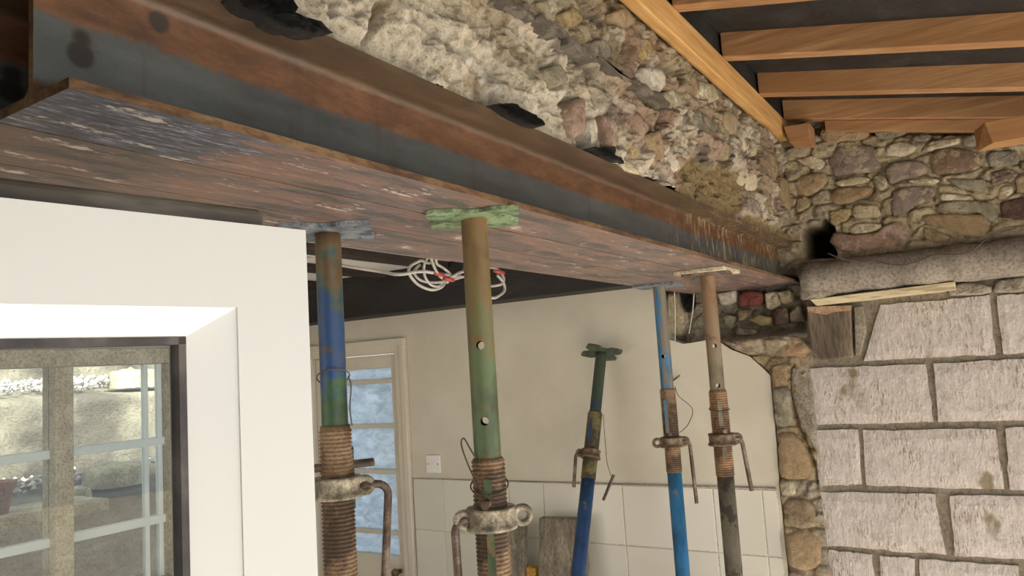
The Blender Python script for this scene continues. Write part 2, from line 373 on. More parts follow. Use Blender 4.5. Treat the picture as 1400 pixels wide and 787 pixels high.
M['rod'] = simple('brown steel rod', [(.3, '4a3d35'), (.5, '65554b'), (.75, '82736a')], 24, 5, .45, .2, .002, metal=.2)
M['hole'] = simple('dark oily steel', [(.3, '151413'), (.7, '1e1c1a')], 10, 2, .8, 0)

# ================================================================== the large structure
XW = 3.02                                               # face of the end wall
ZB = 2.0                                                # underside of the steel
# floor and ground
MB().box(-1.6, XW + .3, -1.9, 3.7, -.12, 0).build('floor', M['floor']) and None
struct(bpy.data.objects['floor'], 'dusty grey concrete floor running under both rooms', 'floor')
g = MB().box(-9, 12, -14, 14, -.3, -.12).build('ground', M['ground']); struct(g, 'pale ground outside around the building', 'ground')

# --- main stone wall above the steel: a relief of lime and rubble
def field(nu, nv, u0, u1, v0, v1, fn, place, name, mat):
    U, V = np.meshgrid(np.linspace(u0, u1, nu), np.linspace(v0, v1, nv))
    Hh, C = fn(U, V)
    P = place(U, V, Hh).reshape(-1, 3)
    idx = np.arange(nu * nv).reshape(nv, nu)
    q = np.stack([idx[:-1, :-1], idx[:-1, 1:], idx[1:, 1:], idx[1:, :-1]], -1).reshape(-1, 4)
    me = bpy.data.meshes.new(name); me.from_pydata(P.tolist(), [], q.tolist())
    me.polygons.foreach_set('use_smooth', [True] * len(q)); me.materials.append(mat)
    ca = me.color_attributes.new('tint', 'FLOAT_COLOR', 'POINT')
    ca.data.foreach_set('color', np.concatenate([C.reshape(-1, 3), np.ones((nu * nv, 1))], 1).astype(np.float32).ravel())
    o = bpy.data.objects.new(name, me); COL.objects.link(o); return o
def L3(h): return np.array(lin(h)[:3])
def lerpc(C, m, h): return C * (1 - m[..., None]) + L3(h) * m[..., None]
def poly_mask(U, V, poly, soft=.02):
    """1 inside the polygon, falling to 0 over soft metres"""
    ins = np.zeros(U.shape, bool); dist = np.full(U.shape, 9.)
    n = len(poly)
    for i in range(n):
        x0, y0 = poly[i]; x1, y1 = poly[(i + 1) % n]
        if y0 != y1:
            c = ((y0 > V) != (y1 > V)) & (U < (x1 - x0) * (V - y0) / (y1 - y0) + x0); ins ^= c
        L = (x1 - x0) ** 2 + (y1 - y0) ** 2 + 1e-12
        t = np.clip(((U - x0) * (x1 - x0) + (V - y0) * (y1 - y0)) / L, 0, 1)
        dist = np.minimum(dist, np.hypot(U - x0 - t * (x1 - x0), V - y0 - t * (y1 - y0)))
    sd = np.where(ins, dist, -dist)
    return sstep(-soft / 2, soft / 2, sd)
YP = .625
def pxY(pts, Y=YP): return [tuple(onY(x, y, Y)[[0, 2]]) for x, y in pts]
def pxX(pts, X=XW): return [tuple(onX(x, y, X)[[1, 2]]) for x, y in pts]

def groove(U, V, polys, depth):
    """a narrow open joint round each stone"""
    out = np.zeros(U.shape)
    du = U[0, 1] - U[0, 0]; dv = V[1, 0] - V[0, 0]
    for p in polys:
        a = np.array(p); i0 = max(0, int((a[:, 0].min() - .04 - U[0, 0]) / du)); i1 = int((a[:, 0].max() + .04 - U[0, 0]) / du) + 2
        j0 = max(0, int((a[:, 1].min() - .04 - V[0, 0]) / dv)); j1 = int((a[:, 1].max() + .04 - V[0, 0]) / dv) + 2
        u = U[j0:j1, i0:i1]; v = V[j0:j1, i0:i1]
        if not u.size: continue
        c = a.mean(0); b = [tuple(c + (q - c) * 1.05) for q in a]
        m = poly_mask(u, v, b, .03)
        k = depth * (fbm(u * 25, v * 25, 3, 91) * 1.3 + .2)
        out[j0:j1, i0:i1] = np.maximum(out[j0:j1, i0:i1], k * sstep(.05, .5, m))
    return out
TR = [([(862, 100), (880, 93), (900, 100), (902, 122), (885, 132), (865, 125)], 'stone_white', .03),
 ([(848, 90), (861, 96), (869, 124), (855, 116)], 'stone_pink', .022),
 ([(922, 165), (945, 150), (975, 165), (976, 184), (960, 192), (935, 180)], 'stone_grey', .03),
 ([(868, 60), (890, 53), (892, 75), (875, 84)], 'stone_ochre', .02),
 ([(950, 112), (973, 118), (978, 138), (962, 141), (950, 125)], 'stone_pale', .03),
 ([(772, 140), (790, 134), (795, 182), (780, 190)], 'stone_pink', .03),
 ([(814, 158), (834, 162), (841, 198), (822, 206)], 'stone_pink', .03),
 ([(872, 186), (896, 180), (901, 222), (882, 230)], 'stone_tan', .028),
 ([(854, 200), (869, 194), (872, 214), (858, 219)], 'stone_ochre', .024),
 ([(905, 205), (921, 198), (924, 232), (912, 238)], 'stone_white', .03),
 ([(800, 60), (822, 55), (836, 75), (815, 85)], 'stone_grey', .02),
 ([(830, 20), (850, 12), (868, 30), (848, 42)], 'stone_tan', .02),
 ([(900, 130), (918, 122), (930, 142), (912, 150)], 'stone_pale', .025),
 ([(938, 105), (950, 108), (950, 130), (940, 132)], 'stone', .02),
 ([(985, 150), (1005, 160), (1004, 185), (988, 180)], 'stone', .025),
 ([(1010, 175), (1030, 190), (1030, 215), (1012, 205)], 'stone_pale', .025),
 ([(1035, 200), (1058, 215), (1060, 250), (1040, 238)], 'stone', .025),
 ([(980, 195), (1002, 200), (1000, 222), (982, 215)], 'stone', .025),
 ([(1008, 225), (1030, 232), (1032, 262), (1012, 256)], 'stone_pale', .025),
 ([(1036, 258), (1058, 268), (1060, 296), (1040, 288)], 'stone', .025),
 ([(1062, 240), (1080, 252), (1082, 290), (1064, 280)], 'stone_tan', .028),
 ([(1020, 268), (1034, 276), (1036, 298), (1022, 292)], 'stone_purple', .022),
 ([(740, 95), (762, 88), (772, 110), (752, 122)], 'stone_grey', .022),
 ([(762, 20), (782, 10), (796, 28), (775, 40)], 'stone_ochre', .02),
 ([(730, 5), (750, 0), (760, 12), (745, 22)], 'stone_pale', .02),
 ([(838, 215), (856, 222), (872, 240), (850, 235)], 'stone_pale', .02),
 ([(798, 165), (810, 160), (814, 190), (803, 198)], 'stone_white', .022),
 ([(935, 190), (955, 196), (950, 212), (936, 206)], 'stone_purple', .022)]
ES = [([(1121, 184), (1128, 197), (1139, 199), (1150, 193), (1172, 192), (1188, 187), (1192, 181), (1182, 177), (1148, 177), (1124, 177)], 'stone_tan'),
 ([(1195, 179), (1201, 191), (1215, 190), (1228, 187), (1240, 180), (1220, 177)], 'stone_grey'),
 ([(1134, 210), (1141, 243), (1160, 237), (1200, 235), (1206, 226), (1194, 220), (1197, 201), (1166, 199), (1148, 201)], 'stone_purple'),
 ([(1103, 216), (1110, 213), (1124, 216), (1128, 223), (1125, 231), (1116, 234), (1105, 228), (1095, 223), (1089, 219)], 'stone_pale'),
 ([(1086, 251), (1095, 239), (1132, 237), (1127, 255), (1116, 263), (1108, 268), (1091, 267), (1084, 257)], 'stone_tan'),
 ([(1136, 261), (1154, 257), (1193, 255), (1196, 261), (1182, 269), (1157, 279), (1141, 280), (1135, 271)], 'stone_tan'),
 ([(1194, 241), (1210, 240), (1214, 255), (1204, 262), (1196, 252)], 'stone_pale'),
 ([(1211, 229), (1225, 221), (1255, 220), (1268, 226), (1268, 237), (1255, 241), (1232, 246), (1216, 252)], 'stone_purple'),
 ([(1271, 214), (1284, 204), (1304, 202), (1331, 207), (1344, 214), (1341, 226), (1331, 232), (1306, 237), (1282, 240), (1272, 233)], 'stone'),
 ([(1350, 210), (1392, 206), (1394, 224), (1354, 231)], 'stone_grey'),
 ([(1317, 187), (1334, 186), (1337, 199), (1330, 202), (1317, 199)], 'stone_grey'),
 ([(1259, 208), (1275, 206), (1312, 197), (1312, 188), (1292, 191), (1269, 195)], 'stone_pale'),
 ([(1246, 190), (1260, 184), (1272, 184), (1274, 191), (1260, 194)], 'stone_grey'),
 ([(1222, 262), (1252, 254), (1275, 256), (1282, 265), (1275, 273), (1248, 283), (1235, 296), (1220, 296), (1218, 276)], 'stone_purple'),
 ([(1240, 248), (1264, 244), (1288, 246), (1277, 252), (1250, 251)], 'stone_pale'),
 ([(1294, 246), (1350, 245), (1351, 264), (1331, 261), (1310, 257)], 'stone_grey'),
 ([(1286, 265), (1328, 268), (1334, 274), (1284, 275)], 'stone_pale'),
 ([(1362, 263), (1370, 256), (1385, 254), (1386, 262), (1376, 271), (1365, 273)], 'stone_pale'),
 ([(1368, 277), (1405, 269), (1405, 300), (1369, 298)], 'brown_brick'),
 ([(1160, 311), (1175, 305), (1206, 306), (1206, 313), (1189, 318), (1166, 320)], 'stone_pale'),
 ([(1142, 316), (1155, 322), (1190, 320), (1212, 314), (1214, 303), (1236, 303), (1243, 316), (1235, 336), (1189, 341), (1146, 347), (1138, 331)], 'stone_pink'),
 ([(1166, 292), (1169, 281), (1197, 280), (1204, 290), (1203, 296), (1168, 299)], 'stone_pale'),
 ([(1134, 290), (1163, 284), (1162, 298), (1146, 307), (1136, 304)], 'stone_ochre'),
 ([(1255, 294), (1310, 293), (1347, 295), (1351, 313), (1339, 324), (1314, 323), (1296, 314), (1270, 306), (1254, 302)], 'stone_tan'),
 ([(1285, 277), (1332, 274), (1363, 280), (1365, 303), (1354, 309), (1349, 292), (1310, 290), (1284, 289)], 'stone_grey'),
 ([(1091, 271), (1106, 269), (1108, 281), (1097, 289), (1089, 291)], 'stone'),
 ([(1215, 198), (1238, 194), (1255, 205), (1235, 214), (1205, 212)], 'stone_pale'),
 ([(1354, 236), (1385, 231), (1395, 240), (1372, 250), (1356, 255)], 'stone'),
 ([(1388, 243), (1410, 236), (1412, 262), (1390, 264)], 'stone'),
 ([(1140, 250), (1165, 243), (1190, 242), (1185, 250), (1150, 256)], 'stone_pale'),
 ([(1262, 310), (1280, 315), (1300, 325), (1280, 330), (1262, 326)], 'stone')]
def main_relief(U, V):
    wu = U + .03 * (fbm(U * 9, V * 9, 3, 5) - .5); wv = V + .03 * (fbm(U * 9, V * 9, 3, 9) - .5)
    f1, f2, cid = worley(wu / .15, wv / .085, 3)
    cell = sstep(.02, .22, f2 - f1)
    rock = sstep(1.15, 1.55, U + .25 * (fbm(U * 5, V * 5, 3, 40) - .5) + .6 * (V - 2.33))     # rubble shows to the right, lime covers the left
    big = fbm(U * 6, V * 8, 4, 1) - .5; mid = fbm(U * 22, V * 26, 4, 2) - .5; fine = fbm(U * 75, V * 75, 4, 3) - .5
    rid = 1 - np.abs(2 * fbm(U * 14, V * 18, 4, 21) - 1)
    h = .040 * big + .028 * mid + .014 * fine + rock * (.014 * cell - .004) + .016 * rid + .014 * (1 - np.abs(2 * fbm(U * 38, V * 44, 4, 28) - 1))
    h = h + .012 * (cid - .5) * rock
    h = h + .016 * sstep(.02, 0, np.abs(V - 2.33)) * sstep(.9, 1.0, U)
    h = h - .03 * sstep(2.515, 2.55, V)
    pit = sstep(.585, .66, fbm(U * 15 + 9, V * 24, 5, 77)) ; h = h - .030 * pit * (.25 + .75 * rock)
    crack = poly_mask(U, V, pxY([(519, 0), (530, 0), (517, 35), (508, 62), (501, 60), (506, 30)]), .012)
    h = h - .05 * crack
    crack2 = poly_mask(U, V, pxY([(454, 0), (460, 0), (459, 20), (456, 22)]), .006); h = h - .02 * crack2
    h = h - .012 * sstep(2.20, 2.145, V) * (1 - rock) - groove(U, V, [pxY(a[0]) for a in TR], .008)
    # colours of the materials; the pits also get shade tinted in
    n1 = fbm(U * 7, V * 7, 4, 11); n2 = fbm(U * 16, V * 22, 4, 12); n3 = fbm(U * 4, V * 5, 3, 13)
    C = np.ones(U.shape + (3,)) * L3('bfb099')
    C = lerpc(C, sstep(.42, .62, n1), 'cabca2'); C = lerpc(C, sstep(.52, .66, n2) * .8, 'a49480')
    C = lerpc(C, rock * sstep(.55, .8, cid) * .6, 'a88f7e'); C = lerpc(C, rock * sstep(.3, .1, cid) * .6, '93897c')
    C = lerpc(C, sstep(.56, .7, n3) * .35, 'ab9468')
    lime = (1 - rock) * sstep(.36, .5, n2)
    C = lerpc(C, lime, 'd9cfbd')
    C = lerpc(C, (1 - rock) * sstep(2.30, 2.18, V + .05 * (n1 - .5)) * sstep(.55, .75, U) * sstep(.40, .52, n2), 'ece5d8')
    lowlime = sstep(2.30, 2.2, V + .12 * (n1 - .5)) * sstep(1.9, 1.5, U) * sstep(.45, .55, n1)
    C = lerpc(C, lowlime, 'e5dccb')
    up = sstep(2.33, 2.36, V); C = lerpc(C, up * .25, 'b39c74'); C = lerpc(C, rock * sstep(1.9, 2.6, U) * .45, '94897c')
    soot = sstep(.52, .62, fbm(U * 9 + 4, V * 12, 4, 17)) * sstep(2.42, 2.34, V) * sstep(2.2, 2.28, V) * sstep(.95, 1.2, U)
    C = lerpc(C, soot * .75, '5f554c'); C = lerpc(C, pit * rock * .35, '7d6f62')
    pk = sstep(.56, .64, fbm(U * 11 + 2, V * 8, 4, 87)) * rock; C = lerpc(C, pk * .55, 'ab8878'); wt = sstep(.58, .64, fbm(U * 17 + 5, V * 13, 4, 88)); C = lerpc(C, wt * .7, 'e0d6c6')
    sand = np.maximum(poly_mask(U, V, pxY([(922, 275), (925, 235), (945, 208), (965, 232), (985, 222), (1012, 240), (1016, 300), (985, 305)]), .03),
                      poly_mask(U, V, pxY([(1010, 315), (1020, 290), (1060, 310), (1088, 318), (1092, 340), (1070, 335)]), .02))
    C = lerpc(C, sand, '988560'); h = h * (1 - .5 * sand)
    return h, C
wm = field(860, 190, -.1, 3.06, 2.147, 2.60, main_relief, lambda U, V, H: np.stack([U, YP + .022 - H, V], -1), 'wall_main', M['rubble'])
struct(wm, 'rough lime and rubble stone wall carried on the steel beams', 'wall')
MB().box(-.1, XW + .05, YP + .06, 1.03, ZB + .147, 3.0).build('wall_core', M['rubble'], wm)

# --- stones
def stone_mesh(mb, poly, fn, d, rng, n=16, back=.03):
    P = np.array(poly, float)
    seg = np.roll(P, -1, 0) - P; L = np.hypot(*seg.T); cum = np.concatenate([[0], np.cumsum(L)])
    t = np.linspace(0, cum[-1], n, endpoint=False); Q = []
    for a in t:
        i = min(np.searchsorted(cum, a, 'right') - 1, len(P) - 1); Q.append(P[i] + seg[i] * ((a - cum[i]) / max(L[i], 1e-9)))
    Q = np.array(Q); Q = .7 * Q + .15 * np.roll(Q, 1, 0) + .15 * np.roll(Q, -1, 0)
    c = Q.mean(0); sz = np.hypot(*(Q - c).T).mean()
    Q = c + (Q - c) * (1.04 + rng.normal(0, .03, (len(Q), 1)))
    tx, ty = rng.uniform(-.3, .3, 2)
    rings = [(1.02, -back), (1.0, .35 * d), (.93, .80 * d), (.68, .98 * d), (.34, 1.0 * d)]
    vs = []; 
    for k, (s, dd) in enumerate(rings):
        for q in Q:
            j = rng.normal(0, .03) if 0 < k else 0
            p = c + (q - c) * (s + j); z = dd
            if k: z = dd + ((p[0] - c[0]) * tx + (p[1] - c[1]) * ty) * min(1, d / max(sz, .01)) + rng.normal(0, .10) * d
            vs.append(fn(p[0], p[1], z))
    vs.append(fn(c[0], c[1], d)); fs = []
    m = len(Q)
    for k in range(len(rings) - 1):
        for i in range(m): fs.append((k * m + i, k * m + (i + 1) % m, (k + 1) * m + (i + 1) % m, (k + 1) * m + i))
    k = len(rings) - 1
    for i in range(m): fs.append((k * m + i, k * m + (i + 1) % m, (k + 1) * m))
    return mb.add(vs, fs, True)
rng = np.random.default_rng(4)
fY = lambda u, v, d: (u, YP - d, v)
def wall_stone(pts, mat, d=.025):
    stone_mesh(MB(), pxY(pts), fY, d * .5, rng).build('stone', M[mat], wm)
for a in TR: wall_stone(*a)
# ledge of thin slates half way up
for (x0, y0, x1, y1, hh) in [(640, -30, 683, 2, .012), (683, 2, 728, 36, .013), (728, 36, 772, 70, .010), (772, 70, 812, 96, .013), (812, 98, 858, 126, .010), (858, 128, 905, 156, .011)]:
    a = onY(x0, y0, .60); b = onY(x1, y1, .60)
    mb = MB(); n = 7; pts = []
    top = [(a[0] + (b[0] - a[0]) * k / n, 2.335 + rng.normal(0, .003)) for k in range(n + 1)]
    bot = [(a[0] + (b[0] - a[0]) * k / n, 2.335 - hh + rng.normal(0, .003)) for k in range(n + 1)][::-1]
    mb.prism(top + bot, lambda u, v, d: (u, d, v), .588 + rng.normal(0, .004), .66).build('slate', M['slate'], wm, bevel=.003)

# --- end wall: recessed core of earth mortar, then stones, blocks, plaster and tiles on it
REC = pxX([(893, 380), (900, 460), (935, 470), (985, 462), (1060, 456), (1098, 450), (1102, 395), (1090, 380)])
HOLE = pxX([(1098, 313), (1121, 308), (1127, 300), (1141, 312), (1137, 328), (1143, 350), (1102, 353), (1098, 325)])
SLOT = pxX([(1082, 505), (1088, 497), (1086, 540), (1090, 570), (1100, 595), (1112, 625), (1117, 640), (1117, 668), (1113, 640), (1100, 605), (1088, 580), (1082, 540)])
PL = pxX([(893, 380), (905, 430), (912, 463), (934, 470), (948, 468), (965, 465), (985, 468), (1000, 478), (1025, 487), (1045, 505), (1053, 513), (1057, 560), (1062, 610), (1065, 660), (1078, 787)])
PLM = PL + [(.745, 0), (2.5, 0), (2.5, 2.5), (1.19, 2.5)]
def end_relief(U, V):
    big = fbm(U * 6 + 3, V * 8, 4, 51) - .5; mid = fbm(U * 24, V * 30, 4, 52) - .5; fine = fbm(U * 80, V * 80, 3, 53) - .5
    f1, f2, cid = worley(U / .11 + .2 * mid, V / .06, 60); cell = sstep(.02, .2, f2 - f1)
    above = sstep(2.05, 2.10, V); pier = sstep(.59, .63, U) * sstep(1.82, 1.78, V)
    amp = np.clip(above + pier + sstep(.6, .65, U), 0, 1)
    h = amp * (.020 * big + .024 * mid + .008 * fine + .014 * cell) + (1 - amp) * (.004 * mid + .003 * fine)
    h = h + .004 * (1 - amp) + above * .010 + pier * .008 - groove(U, V, [pxX(a[0]) for a in ES], .010)
    h = h - .09 * poly_mask(U, V, PLM, .012) - .035 * sstep(-.012, .01, V - (2.572 - .2246 * (.59 - U)))
    rec = poly_mask(U, V, REC, .03); h = h - .10 * rec
    h = h + .05 * sstep(.05, 0, np.abs(V - 1.79)) * sstep(.62, .68, U) * sstep(.9, .8, U)
    h = h - .22 * poly_mask(U, V, HOLE, .012) - .03 * poly_mask(U, V, SLOT, .008)
    n1 = fbm(U * 8, V * 9, 4, 61); n2 = fbm(U * 18, V * 22, 4, 62)
    C = np.ones(U.shape + (3,)) * L3('b0a594')
    C = lerpc(C, above * sstep(.4, .6, n1), 'a89a7e'); C = lerpc(C, above * sstep(.55, .66, n2), 'bdb093')
    C = lerpc(C, above * .55, 'c2b498'); C = lerpc(C, above * sstep(.42, .32, n2) * .5, '998c7a')
    C = lerpc(C, pier * sstep(.35, .6, n1), 'b5a282'); C = lerpc(C, pier * sstep(.56, .66, n2) * .7, '98896f')
    C = lerpc(C, rec * sstep(.4, .6, n1) * .8, '8f8272'); C = lerpc(C, rec * sstep(.52, .62, n2), 'c2b8a6')
    C = np.clip(C * (1 + .3 * np.clip(above + pier, 0, 1))[..., None], 0, .8)
    C = lerpc(C, poly_mask(U, V, HOLE, .012), '3a342e')  # the hole's inner shade is put into the wall colour
    return h, C
we = field(420, 480, -1.1, 1.30, .5, 2.80, end_relief, lambda U, V, H: np.stack([XW + .012 - H, U, V], -1), 'wall_end', M['endwall'])
struct(we, 'end wall of rubble stone above and aerated blocks below', 'wall')
MB().box(XW + .30, XW + .36, -1.9, 2.57, 0, 3.0).box(XW + .02, XW + .30, -1.9, -1.1, 0, 3.0).box(XW + .05, XW + .30, -1.1, 1.1, 0, .5).build('wall_core', M['mortar'], we)
fX = lambda u, v, d: (XW - d, u, v)
def end_stone(pts, mat, d=.03, X=XW):
    stone_mesh(MB(), pxX(pts, X), lambda u, v, dd: (X - dd, u, v), d, rng).build('stone', M[mat], we)
for p, m in ES: end_stone(p, m, .016)
for p, m, d in [([(1056, 500), (1078, 497), (1078, 527), (1060, 530)], 'stone_tan', .02), ([(1057, 532), (1080, 529), (1085, 572), (1078, 586), (1063, 586)], 'stone_grey', .022),
 ([(1064, 592), (1090, 590), (1106, 625), (1110, 652), (1085, 656), (1068, 652)], 'stone_tan', .022), ([(1067, 658), (1086, 656), (1089, 676), (1070, 676)], 'stone_pale', .02),
 ([(1072, 682), (1096, 680), (1114, 690), (1116, 716), (1095, 722), (1076, 714)], 'stone', .02), ([(1075, 730), (1085, 722), (1110, 723), (1122, 735), (1123, 770), (1108, 778), (1080, 770)], 'stone_tan', .03),
 ([(1080, 778), (1102, 782), (1104, 812), (1084, 810)], 'stone_pink', .022)]: end_stone(p, m, d)
for p, m, d in [([(1012, 403), (1026, 397), (1045, 400), (1043, 417), (1012, 418)], 'red_brick', .03), ([(1024, 437), (1040, 430), (1057, 434), (1057, 444), (1044, 446)], 'stone_ochre', .03),
 ([(992, 430), (1008, 432), (1003, 450), (993, 444)], 'stone_grey', .03), ([(1082, 428), (1094, 416), (1100, 438), (1082, 441)], 'stone_grey', .03),
 ([(984, 402), (1008, 396), (1008, 412), (988, 418)], 'stone_white', .03), ([(1048, 402), (1064, 398), (1068, 418), (1050, 424)], 'stone_pale', .03),
 ([(1066, 400), (1082, 396), (1084, 412), (1070, 416)], 'stone_pale', .03), ([(1010, 424), (1026, 424), (1022, 436), (1011, 440)], 'stone', .025),
 ([(1060, 424), (1078, 420), (1080, 442), (1062, 444)], 'stone', .03), ([(914, 402), (934, 400), (940, 440), (934, 460), (916, 458)], 'stone_pale', .03),
 ([(1012, 448), (1040, 450), (1036, 458), (1008, 458)], 'stone_purple', .03)]: end_stone(p, m, d, XW + .085)
for p, m, d in [([(990, 466), (1032, 463), (1034, 482), (1008, 479)], 'stone_purple', .03), ([(1062, 462), (1090, 458), (1110, 475), (1100, 488), (1070, 486)], 'stone', .035)]: end_stone(p, m, d, XW - .005)
# mortar fillet beside the blocks
stone_mesh(MB(), pxX([(1083, 503), (1098, 497), (1108, 505), (1116, 580), (1119, 620), (1108, 600), (1092, 570), (1084, 535)]), fX, .014, rng, 22).build('mortar_fillet', M['mortar'], we)
for p in [[(1296, 404), (1306, 388), (1330, 386), (1356, 392), (1356, 402)], [(1358, 400), (1362, 384), (1405, 378), (1405, 398)]]:
    stone_mesh(MB(), pxX(p), fX, .02, rng).build('mortar_fillet', M['mortar'], we)

# aerated blocks
def block(p, d=.006, world=False):
    q = [np.array(a) for a in p] if world else [np.array(onX(x, y, XW)[[1, 2]]) for x, y in p]      # tl, tr, br, bl
    nu, nv = 13, 7; vs = []; idx = {}
    mb = MB(); sd = int(rng.integers(1000))
    for j in range(nv):
        for i in range(nu):
            s = i / (nu - 1); t = j / (nv - 1)
            w = (q[0] * (1 - s) + q[1] * s) * (1 - t) + (q[3] * (1 - s) + q[2] * s) * t
            e = i in (0, nu - 1) or j in (0, nv - 1)
            if e: w = w + rng.normal(0, .0016, 2)
            h = d + .005 * (float(fbm(np.array(w[0] * 30), np.array(w[1] * 24), 3, sd)) - .5) - (.005 if e else 0)
            vs.append((XW - h, w[0], w[1]))
    n0 = nu * nv
    ring = [i for i in range(nu)] + [j * nu + nu - 1 for j in range(1, nv)] + [(nv - 1) * nu + i for i in range(nu - 2, -1, -1)] + [j * nu for j in range(nv - 2, 0, -1)]
    back = [(XW + .03, vs[i][1], vs[i][2]) for i in ring]
    fs = [(j * nu + i, j * nu + i + 1, (j + 1) * nu + i + 1, (j + 1) * nu + i) for j in range(nv - 1) for i in range(nu - 1)]
    R = len(ring); fs += [(ring[k], ring[(k + 1) % R], n0 + (k + 1) % R, n0 + k) for k in range(R)]
    mb.add(vs + back, fs, False).build('block', M['block'], we)
for p in [[(1203, 417), (1354, 404), (1361, 485), (1181, 493)], [(1363, 404), (1480, 396), (1492, 476), (1371, 484)],
 [(1104, 504), (1265, 497), (1277, 577), (1114, 580)], [(1276, 497), (1455, 487), (1462, 573), (1283, 577)],
 [(1114, 588), (1174, 587), (1178, 662), (1121, 664)], [(1179, 588), (1360, 586), (1374, 669), (1185, 663)], [(1374, 585), (1560, 578), (1568, 668), (1381, 669)],
 [(1122, 672), (1278, 675), (1292, 758), (1130, 745)], [(1298, 677), (1490, 678), (1496, 766), (1306, 760)],
 [(1132, 751), (1192, 758), (1198, 836), (1138, 832)], [(1203, 760), (1250, 763), (1254, 838), (1206, 836)], [(1257, 764), (1392, 773), (1400, 850), (1260, 840)], [(1402, 774), (1580, 780), (1590, 866), (1410, 852)]]: block(p)
# the courses go on to the right and down, out of the frame
for r, (xt, yt, xb, yb) in enumerate([(1480, 396, 1492, 476), (1455, 487, 1462, 573), (1560, 578, 1568, 668), (1490, 678, 1496, 766), (1580, 780, 1590, 866)]):
    t_ = onX(xt, yt, XW); b_2 = onX(xb, yb, XW); y = min(t_[1], b_2[1]) - .010
    while y > -1.0:
        e = max(y - .44, -1.09); block([(y, t_[2]), (e, t_[2]), (e, b_2[2]), (y, b_2[2])], world=True); y = e - .010
for r in range(1):
    y = .56
    while y > -1.0:
        e = max(y - .44, -1.09); block([(y, .745), (e, .745), (e, .535), (y, .535)], world=True); y = e - .010
# pieces of setting round about, out of the frame: walls round both rooms
wl_ = MB().box(-1.66, -1.6, -1.5, 1.35, 0, 3.0).box(-1.66, -1.6, 3.3, 3.7, 0, 3.0).box(-1.66, -1.6, 1.35, 3.3, 0, .25).box(-1.66, -1.6, 1.35, 3.3, 2.15, 3.0).build('wall_left', M['mortar']); struct(wl_, 'grey wall at the left end of both rooms with an added light opening', 'wall')  # unseen opening added to let daylight onto the kitchen end wall
wj = MB().box(-1.6, .25, YP, 1.03, 0, 2.0).box(-1.6, .22, YP, 1.03, 2.0, 2.147).box(-1.6, -.1, YP, 1.03, 2.147, 3.0).build('wall_pier', M['mortar']); struct(wj, 'remaining pier of the old wall at the left of the opening', 'wall')  # right end brought close to keep light off the beam ends

# --- kitchen end wall: cream plaster above tiles, door opening
PL = pxX([(893, 380), (905, 430), (912, 463), (934, 470), (948, 468), (965, 465), (985, 468), (1000, 478), (1025, 487), (1045, 505), (1053, 513), (1057, 560), (1062, 610), (1065, 660), (1078, 787)])
DO0, DO1, DOT = 2.577, 3.31, 1.921                      # door opening incl. frame
outline = PL + [(.745, 0), (DO0, 0), (DO0, DOT), (DO1, DOT), (DO1, 0), (3.52, 0), (3.52, 2.34), (1.19, 2.34)]
wk = MB().prism(outline, fX, 0, -.2).build('wall_kitchen', M['plaster'], fix=True); struct(wk, 'cream plastered kitchen wall with broken right edge', 'wall')
cols = [2.559, 2.373, 1.985, 1.80, 1.412, 1.019, .827, .772]
rows = [1.223, .974, .722, .47, .218, 0]
for i in range(len(cols) - 1):
    for j in range(len(rows) - 1):
        MB().box(XW - .009, XW - .001, cols[i + 1] + .0022, cols[i] - .0022, rows[j + 1] + .0022, rows[j] - .0022).build('tile', M['tile'], wk, bevel=.0015, seg=1)
MB().box(XW - .005, XW + .001, .772, 2.559, 0, 1.226).build('grout', M['grout'], wk)
mb = MB(); MB.prism(mb, [(2.562, 1.224), (.776, 1.231), (.776, 1.226), (2.562, 1.219)], fX, 0, .006); mb.build('tile_trim', M['mortar'], wk)

# back wall of the kitchen with a mullioned window
YK = 3.5
WX0, WX1, WZ0, WZ1 = 1.24, 2.86, .85, 1.875
wb = MB().box(-1.6, WX0, YK, YK + .2, 0, 2.34).box(WX1, XW + .2, YK, YK + .2, 0, 2.34).box(WX0, WX1, YK, YK + .2, 0, WZ0).box(WX0, WX1, YK, YK + .2, WZ1 + .07, 2.34).build('wall_back', M['plaster'])
struct(wb, 'far kitchen wall seen through the door glass', 'wall')
win = bpy.data.objects.new('window_1', None); COL.objects.link(win); struct(win, 'mullioned kitchen window with pale blue glazing bars', 'window'); ORG['window_1'] = (0, 0, 0)
MB().box(WX0 - .02, WX1 + .02, YK - .03, YK + .12, WZ1, WZ1 + .075).build('lintel', M['mullion'], win, bevel=.006)
MB().box(WX0 - .02, WX1 + .02, YK - .05, YK + .2, WZ0 - .05, WZ0).build('window_sill', M['mullion'], win, bevel=.006)
for a, b in [(WX0, WX0 + .06), (1.753, 1.831), (2.295, 2.352), (WX1 - .06, WX1)]:
    MB().box(a, b, YK - .01, YK + .11, WZ0, WZ1).build('mullion', M['mullion'], win, bevel=.006)
xs = [WX0 + .06, 1.753, 1.831, 2.295, 2.352, WX1 - .06]
for k in range(3):
    x0, x1 = xs[2 * k], xs[2 * k + 1]
    for z in (1.495, 1.12): MB().box(x0, x1, YK + .035, YK + .07, z - .02, z + .02).build('glazing_bar', M['bar_blue'], win, bevel=.004)
    if k == 1:
        for x in (2.19, 2.262): MB().box(x, x + .022, YK + .037, YK + .068, WZ0, WZ1).build('glazing_bar', M['bar_blue'], win, bevel=.004)
    for z0, z1 in ((WZ0, 1.10), (1.14, 1.475), (1.515, WZ1)): MB().box(x0, x1, YK + .049, YK + .055, z0, z1).build('pane', M['window_glass'], win)

